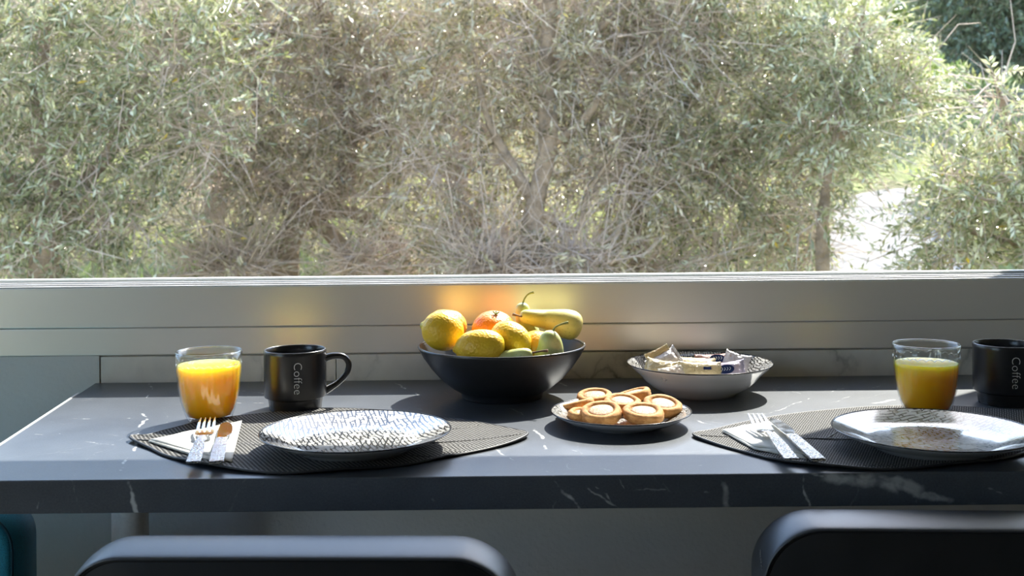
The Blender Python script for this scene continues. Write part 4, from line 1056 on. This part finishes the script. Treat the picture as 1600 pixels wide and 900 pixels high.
# left olive: dense silver-green
t = P(150, 440, 6.0)
def gp(px, d, dz=0.0):
    x = (px - 800) / F * d; return Vector((x, d, ground(x, d) + dz))
d = 5.6
make_tree('olive_tree', gp(60, d).x, d, 'dense silver-green olive tree filling the left of the window', 
          [cl_px(60, 100, d, 170, 120), cl_px(-60, 260, d, 150, 150), cl_px(120, 240, d, 150, 110), cl_px(250, 90, d, 150, 140), cl_px(40, 370, d, 160, 90), cl_px(-220, 180, d, 160, 200), cl_px(180, 340, d, 110, 80), cl_px(120, -20, d, 260, 70), cl_px(330, 210, d, 70, 60)],
          [([gp(60, d, -.05), G(70, 430, d), G(90, 330, d), G(60, 200, d), G(70, 20, d)], .09, .03), ([G(80, 340, d), G(170, 240, d), G(230, 120, d), G(280, 20, d)], .04, .012), ([G(75, 360, d), G(0, 260, d), G(-80, 150, d)], .04, .012)],
          2000, 18, 'leaf', 900, bright=.05)
d = 6.6
make_tree('olive_tree', gp(440, d).x, d, 'olive tree with forked low trunk left of the centre of the window',
          [cl_px(440, 110, d, 150, 150), cl_px(560, 160, d, 140, 140), cl_px(360, 280, d, 120, 80), cl_px(520, 290, d, 140, 90), cl_px(480, -20, d, 230, 70), cl_px(640, 90, d, 120, 130), cl_px(300, 60, d, 90, 120), cl_px(600, 415, d - .3, 100, 35), cl_px(360, 410, d - .3, 90, 35)],
          [([gp(430, d, -.05), G(440, 430, d), G(452, 370, d), G(480, 335, d), G(535, 290, d), G(545, 200, d), G(520, 90, d), G(500, -20, d)], .105, .03), ([gp(560, d, -.05), G(545, 420, d), G(520, 370, d), G(480, 335, d)], .05, .05),
           ([G(480, 340, d), G(420, 260, d), G(400, 150, d), G(430, 40, d)], .05, .015), ([G(660, 430, d), G(610, 370, d), G(560, 335, d), G(500, 330, d)], .05, .04), ([G(540, 220, d), G(605, 180, d), G(590, 90, d), G(520, 30, d)], .03, .01),
           ([G(600, 330, d), G(608, 240, d), G(592, 150, d), G(585, 80, d)], .014, .009)],
          1500, 18, 'leaf_brown', 3000, bright=.06, twig_len=.42)
d = 6.0
make_tree('olive_tree', gp(840, d).x, d, 'olive tree with pale straight trunk in the centre of the window',
          [cl_px(780, 90, d, 140, 130), cl_px(940, 120, d, 130, 130), cl_px(700, 260, d, 110, 110), cl_px(960, 270, d, 120, 100), cl_px(760, 380, d, 110, 60), cl_px(770, 420, d - .3, 80, 35), cl_px(900, 410, d - .3, 70, 35), cl_px(860, -20, d, 230, 70), cl_px(1030, 40, d, 110, 110)],
          [([gp(835, d - .22, -.05), G(830, 400, d - .22), G(838, 310, d - .22), G(855, 240, d - .22), G(856, 170, d - .22), G(852, 110, d - .22), G(858, 30, d - .22), G(862, -60, d - .22)], .062, .034), ([G(838, 320, d - .22), G(800, 260, d - .22), G(760, 180, d - .22), G(740, 80, d - .22)], .035, .012),
           ([G(855, 230, d - .22), G(910, 190, d - .22), G(960, 120, d - .22), G(1040, 50, d - .22)], .025, .012), ([G(856, 120, d - .22), G(920, 60, d - .22), G(1000, -10, d - .22)], .022, .012), ([G(842, 330, d - .22), G(900, 360, d - .22), G(920, 300, d - .22), G(960, 240, d - .22)], .02, .01)],
          1350, 18, 'leaf_brown', 2800, bright=.06, twig_len=.4)
d = 6.3
make_tree('olive_tree', gp(980, d).x, d, 'olive tree with crooked short trunk right of the centre of the window',
          [cl_px(1120, 120, d, 140, 140), cl_px(1050, 250, d, 120, 100), cl_px(1190, 280, d, 110, 110), cl_px(1260, 120, d, 120, 120), cl_px(1110, 370, d, 120, 70), cl_px(1050, 420, d - .2, 110, 30), cl_px(1240, 380, d, 60, 60), cl_px(1130, -20, d, 220, 70), cl_px(1290, 220, d, 80, 80)],
          [([gp(950, d, -.05), G(945, 400, d), G(958, 370, d), G(985, 345, d), G(1000, 300, d), G(1040, 220, d), G(1090, 120, d), G(1120, 0, d)], .09, .025), ([gp(1000, d, -.05), G(995, 400, d), G(988, 350, d)], .055, .05),
           ([G(1005, 300, d), G(1090, 270, d), G(1170, 220, d), G(1250, 120, d)], .035, .012), ([G(1090, 270, d), G(1180, 330, d), G(1230, 370, d)], .02, .01)],
          1600, 18, 'leaf', 1500, bright=.05)
d = 4.9
make_tree('olive_tree', gp(1720, d).x, d, 'loose olive with separate pale sprays at the lower right of the window',
          [cl_px(1540, 330, d, 110, 90), cl_px(1500, 400, d, 80, 50), cl_px(1620, 260, d, 80, 110), cl_px(1555, 165, d, 38, 60), cl_px(1700, 350, d, 120, 120), cl_px(1500, 290, d, 50, 40)],
          [([gp(1720, d, -.05), G(1700, 420, d), G(1640, 330, d), G(1590, 240, d), G(1555, 120, d)], .05, .010), ([G(1690, 400, d), G(1580, 380, d), G(1480, 350, d)], .025, .008)],
          620, 18, 'leaf', 160, slen=.24, bright=.12)
d = 5.8
make_tree('olive_tree', gp(1330, d).x, d, 'light olive with thin branches left of the stony path',
          [cl_px(1330, 70, d, 75, 70), cl_px(1380, 160, d, 80, 50), cl_px(1270, 320, d, 35, 80), cl_px(1290, 190, d, 60, 60), cl_px(1425, 125, d, 30, 26)],
          [([gp(1290, d, -.05), G(1285, 400, d), G(1290, 300, d), G(1310, 200, d), G(1340, 80, d), G(1350, -20, d)], .04, .012), ([G(1305, 220, d), G(1380, 160, d), G(1460, 140, d)], .016, .006)],
          420, 18, 'leaf', 120, bright=.12)
# second row, further back, closes the gaps
for i, (px, d, lab, lf, n) in enumerate((
        (-60, 9.5, 'olive tree in the second row behind the left tree', 'leaf', 900), (330, 9.0, 'olive tree in the second row seen between the left and forked trees', 'leaf_brown', 1100),
        (700, 9.2, 'olive tree in the second row between the forked and straight trunks', 'leaf', 1200), (1060, 9.4, 'olive tree in the second row behind the crooked trunk', 'leaf_brown', 1100))):
    x = (px - 800) / F * d; zb = ground(x, d)
    cls = [(x + dx, d + dy, zb + h, rx, .8, rz) for dx, dy, h, rx, rz in ((0, 0, 1.4, .9, .6), (-.7, .1, 1.2, .7, .5), (.7, .1, 1.25, .7, .5), (0, .2, 1.75, .8, .40), (-.3, -.3, .8, .6, .35), (.6, -.2, .6, .5, .3))]
    make_tree('olive_tree', x, d, lab, cls, [([Vector((x, d, zb - .05)), Vector((x + .1, d, zb + .8)), Vector((x - .05, d, zb + 1.5)), Vector((x, d, zb + 2.2))], .09, .02)],
              n, 16, lf, 800, slen=.28, ll=.06, lw=.014)
# dark evergreen at upper right and shrubs on the hillside
for px, d, s, lf, lab, n, hh in ((1580, 13.5, .95, 'leaf_dark', 'dark round evergreen on the hillside at the upper right', 2600, 2.1), (1700, 13, .9, 'leaf_dark', 'dark evergreen at the far right edge of the hillside', 1500, 2.0),
                             (1390, 21, 1.2, 'grass', 'bright yellow-green bush high on the hillside', 1500, .9), (1460, 24, 1.3, 'grass', 'bright green bush on the hillside behind the dark evergreen', 1500, .9),
                             (1410, 12.0, .5, 'grass', 'low bright green bush above the stony path', 900, .40), (1560, 9.5, .5, 'grass', 'low green bush right of the stony path', 800, .35),
                             (900, 20, 1.6, 'leaf_dark', 'dark bush on the hillside behind the straight trunk', 1500, 1.4), (500, 20, 1.6, 'leaf_dark', 'dark bush on the hillside behind the forked trunk', 1500, 1.4), (100, 20, 1.6, 'leaf_dark', 'dark bush on the hillside behind the left olive', 1500, 1.4)):
    x = (px - 800) / F * d; zb = ground(x, d); k = d / 12
    cls = [(x, d, zb + hh * .55, s, s, hh * .5), (x - s * .6, d, zb + hh * .4, s * .6, s * .6, hh * .35), (x + s * .6, d, zb + hh * .42, s * .6, s * .6, hh * .35)]
    make_tree('shrub', x, d, lab, cls, [([Vector((x, d, zb - .05)), Vector((x + .03, d, zb + hh * .3)), Vector((x, d, zb + hh * .7))], .07 * s, .02)],
              n, 12, lf, 60, slen=.3 * k, ll=.075 * k, lw=.026 * k, cat='shrub', group='shrubs on the hillside')
# grass blades tufts near the trees
n = 26000; gx = RNG.uniform(-5, 6, n); gy = RNG.uniform(5.0, 13.0, n)
keep = np.abs(gx - (2.90 + (gy - 8.5) * .38)) > .6
dens = np.array([noise.noise(Vector((a_ * .8, b2 * .8, 0))) for a_, b2 in zip(gx, gy)]) > -.12
gx, gy = gx[keep & dens], gy[keep & dens]; gz = np.array([ground(a_, b2) for a_, b2 in zip(gx, gy)])
base = np.stack([gx, gy, gz - .01], axis=1); dr = RNG.normal(size=base.shape) * .45 + np.array([0, 0, 1.0])
v, q, k = leaves_on(base, dr, .13, .012, .1); tint = np.clip(RNG.beta(2, 2, len(gx)), 0, .95); tint[RNG.random(len(gx)) < .03] = 1
gobj = np_mesh('wild_grass', v, q, np.repeat(tint, 5), M['grass'], None); tag(gobj, 'bright green wild grass under the olive trees', 'grass')
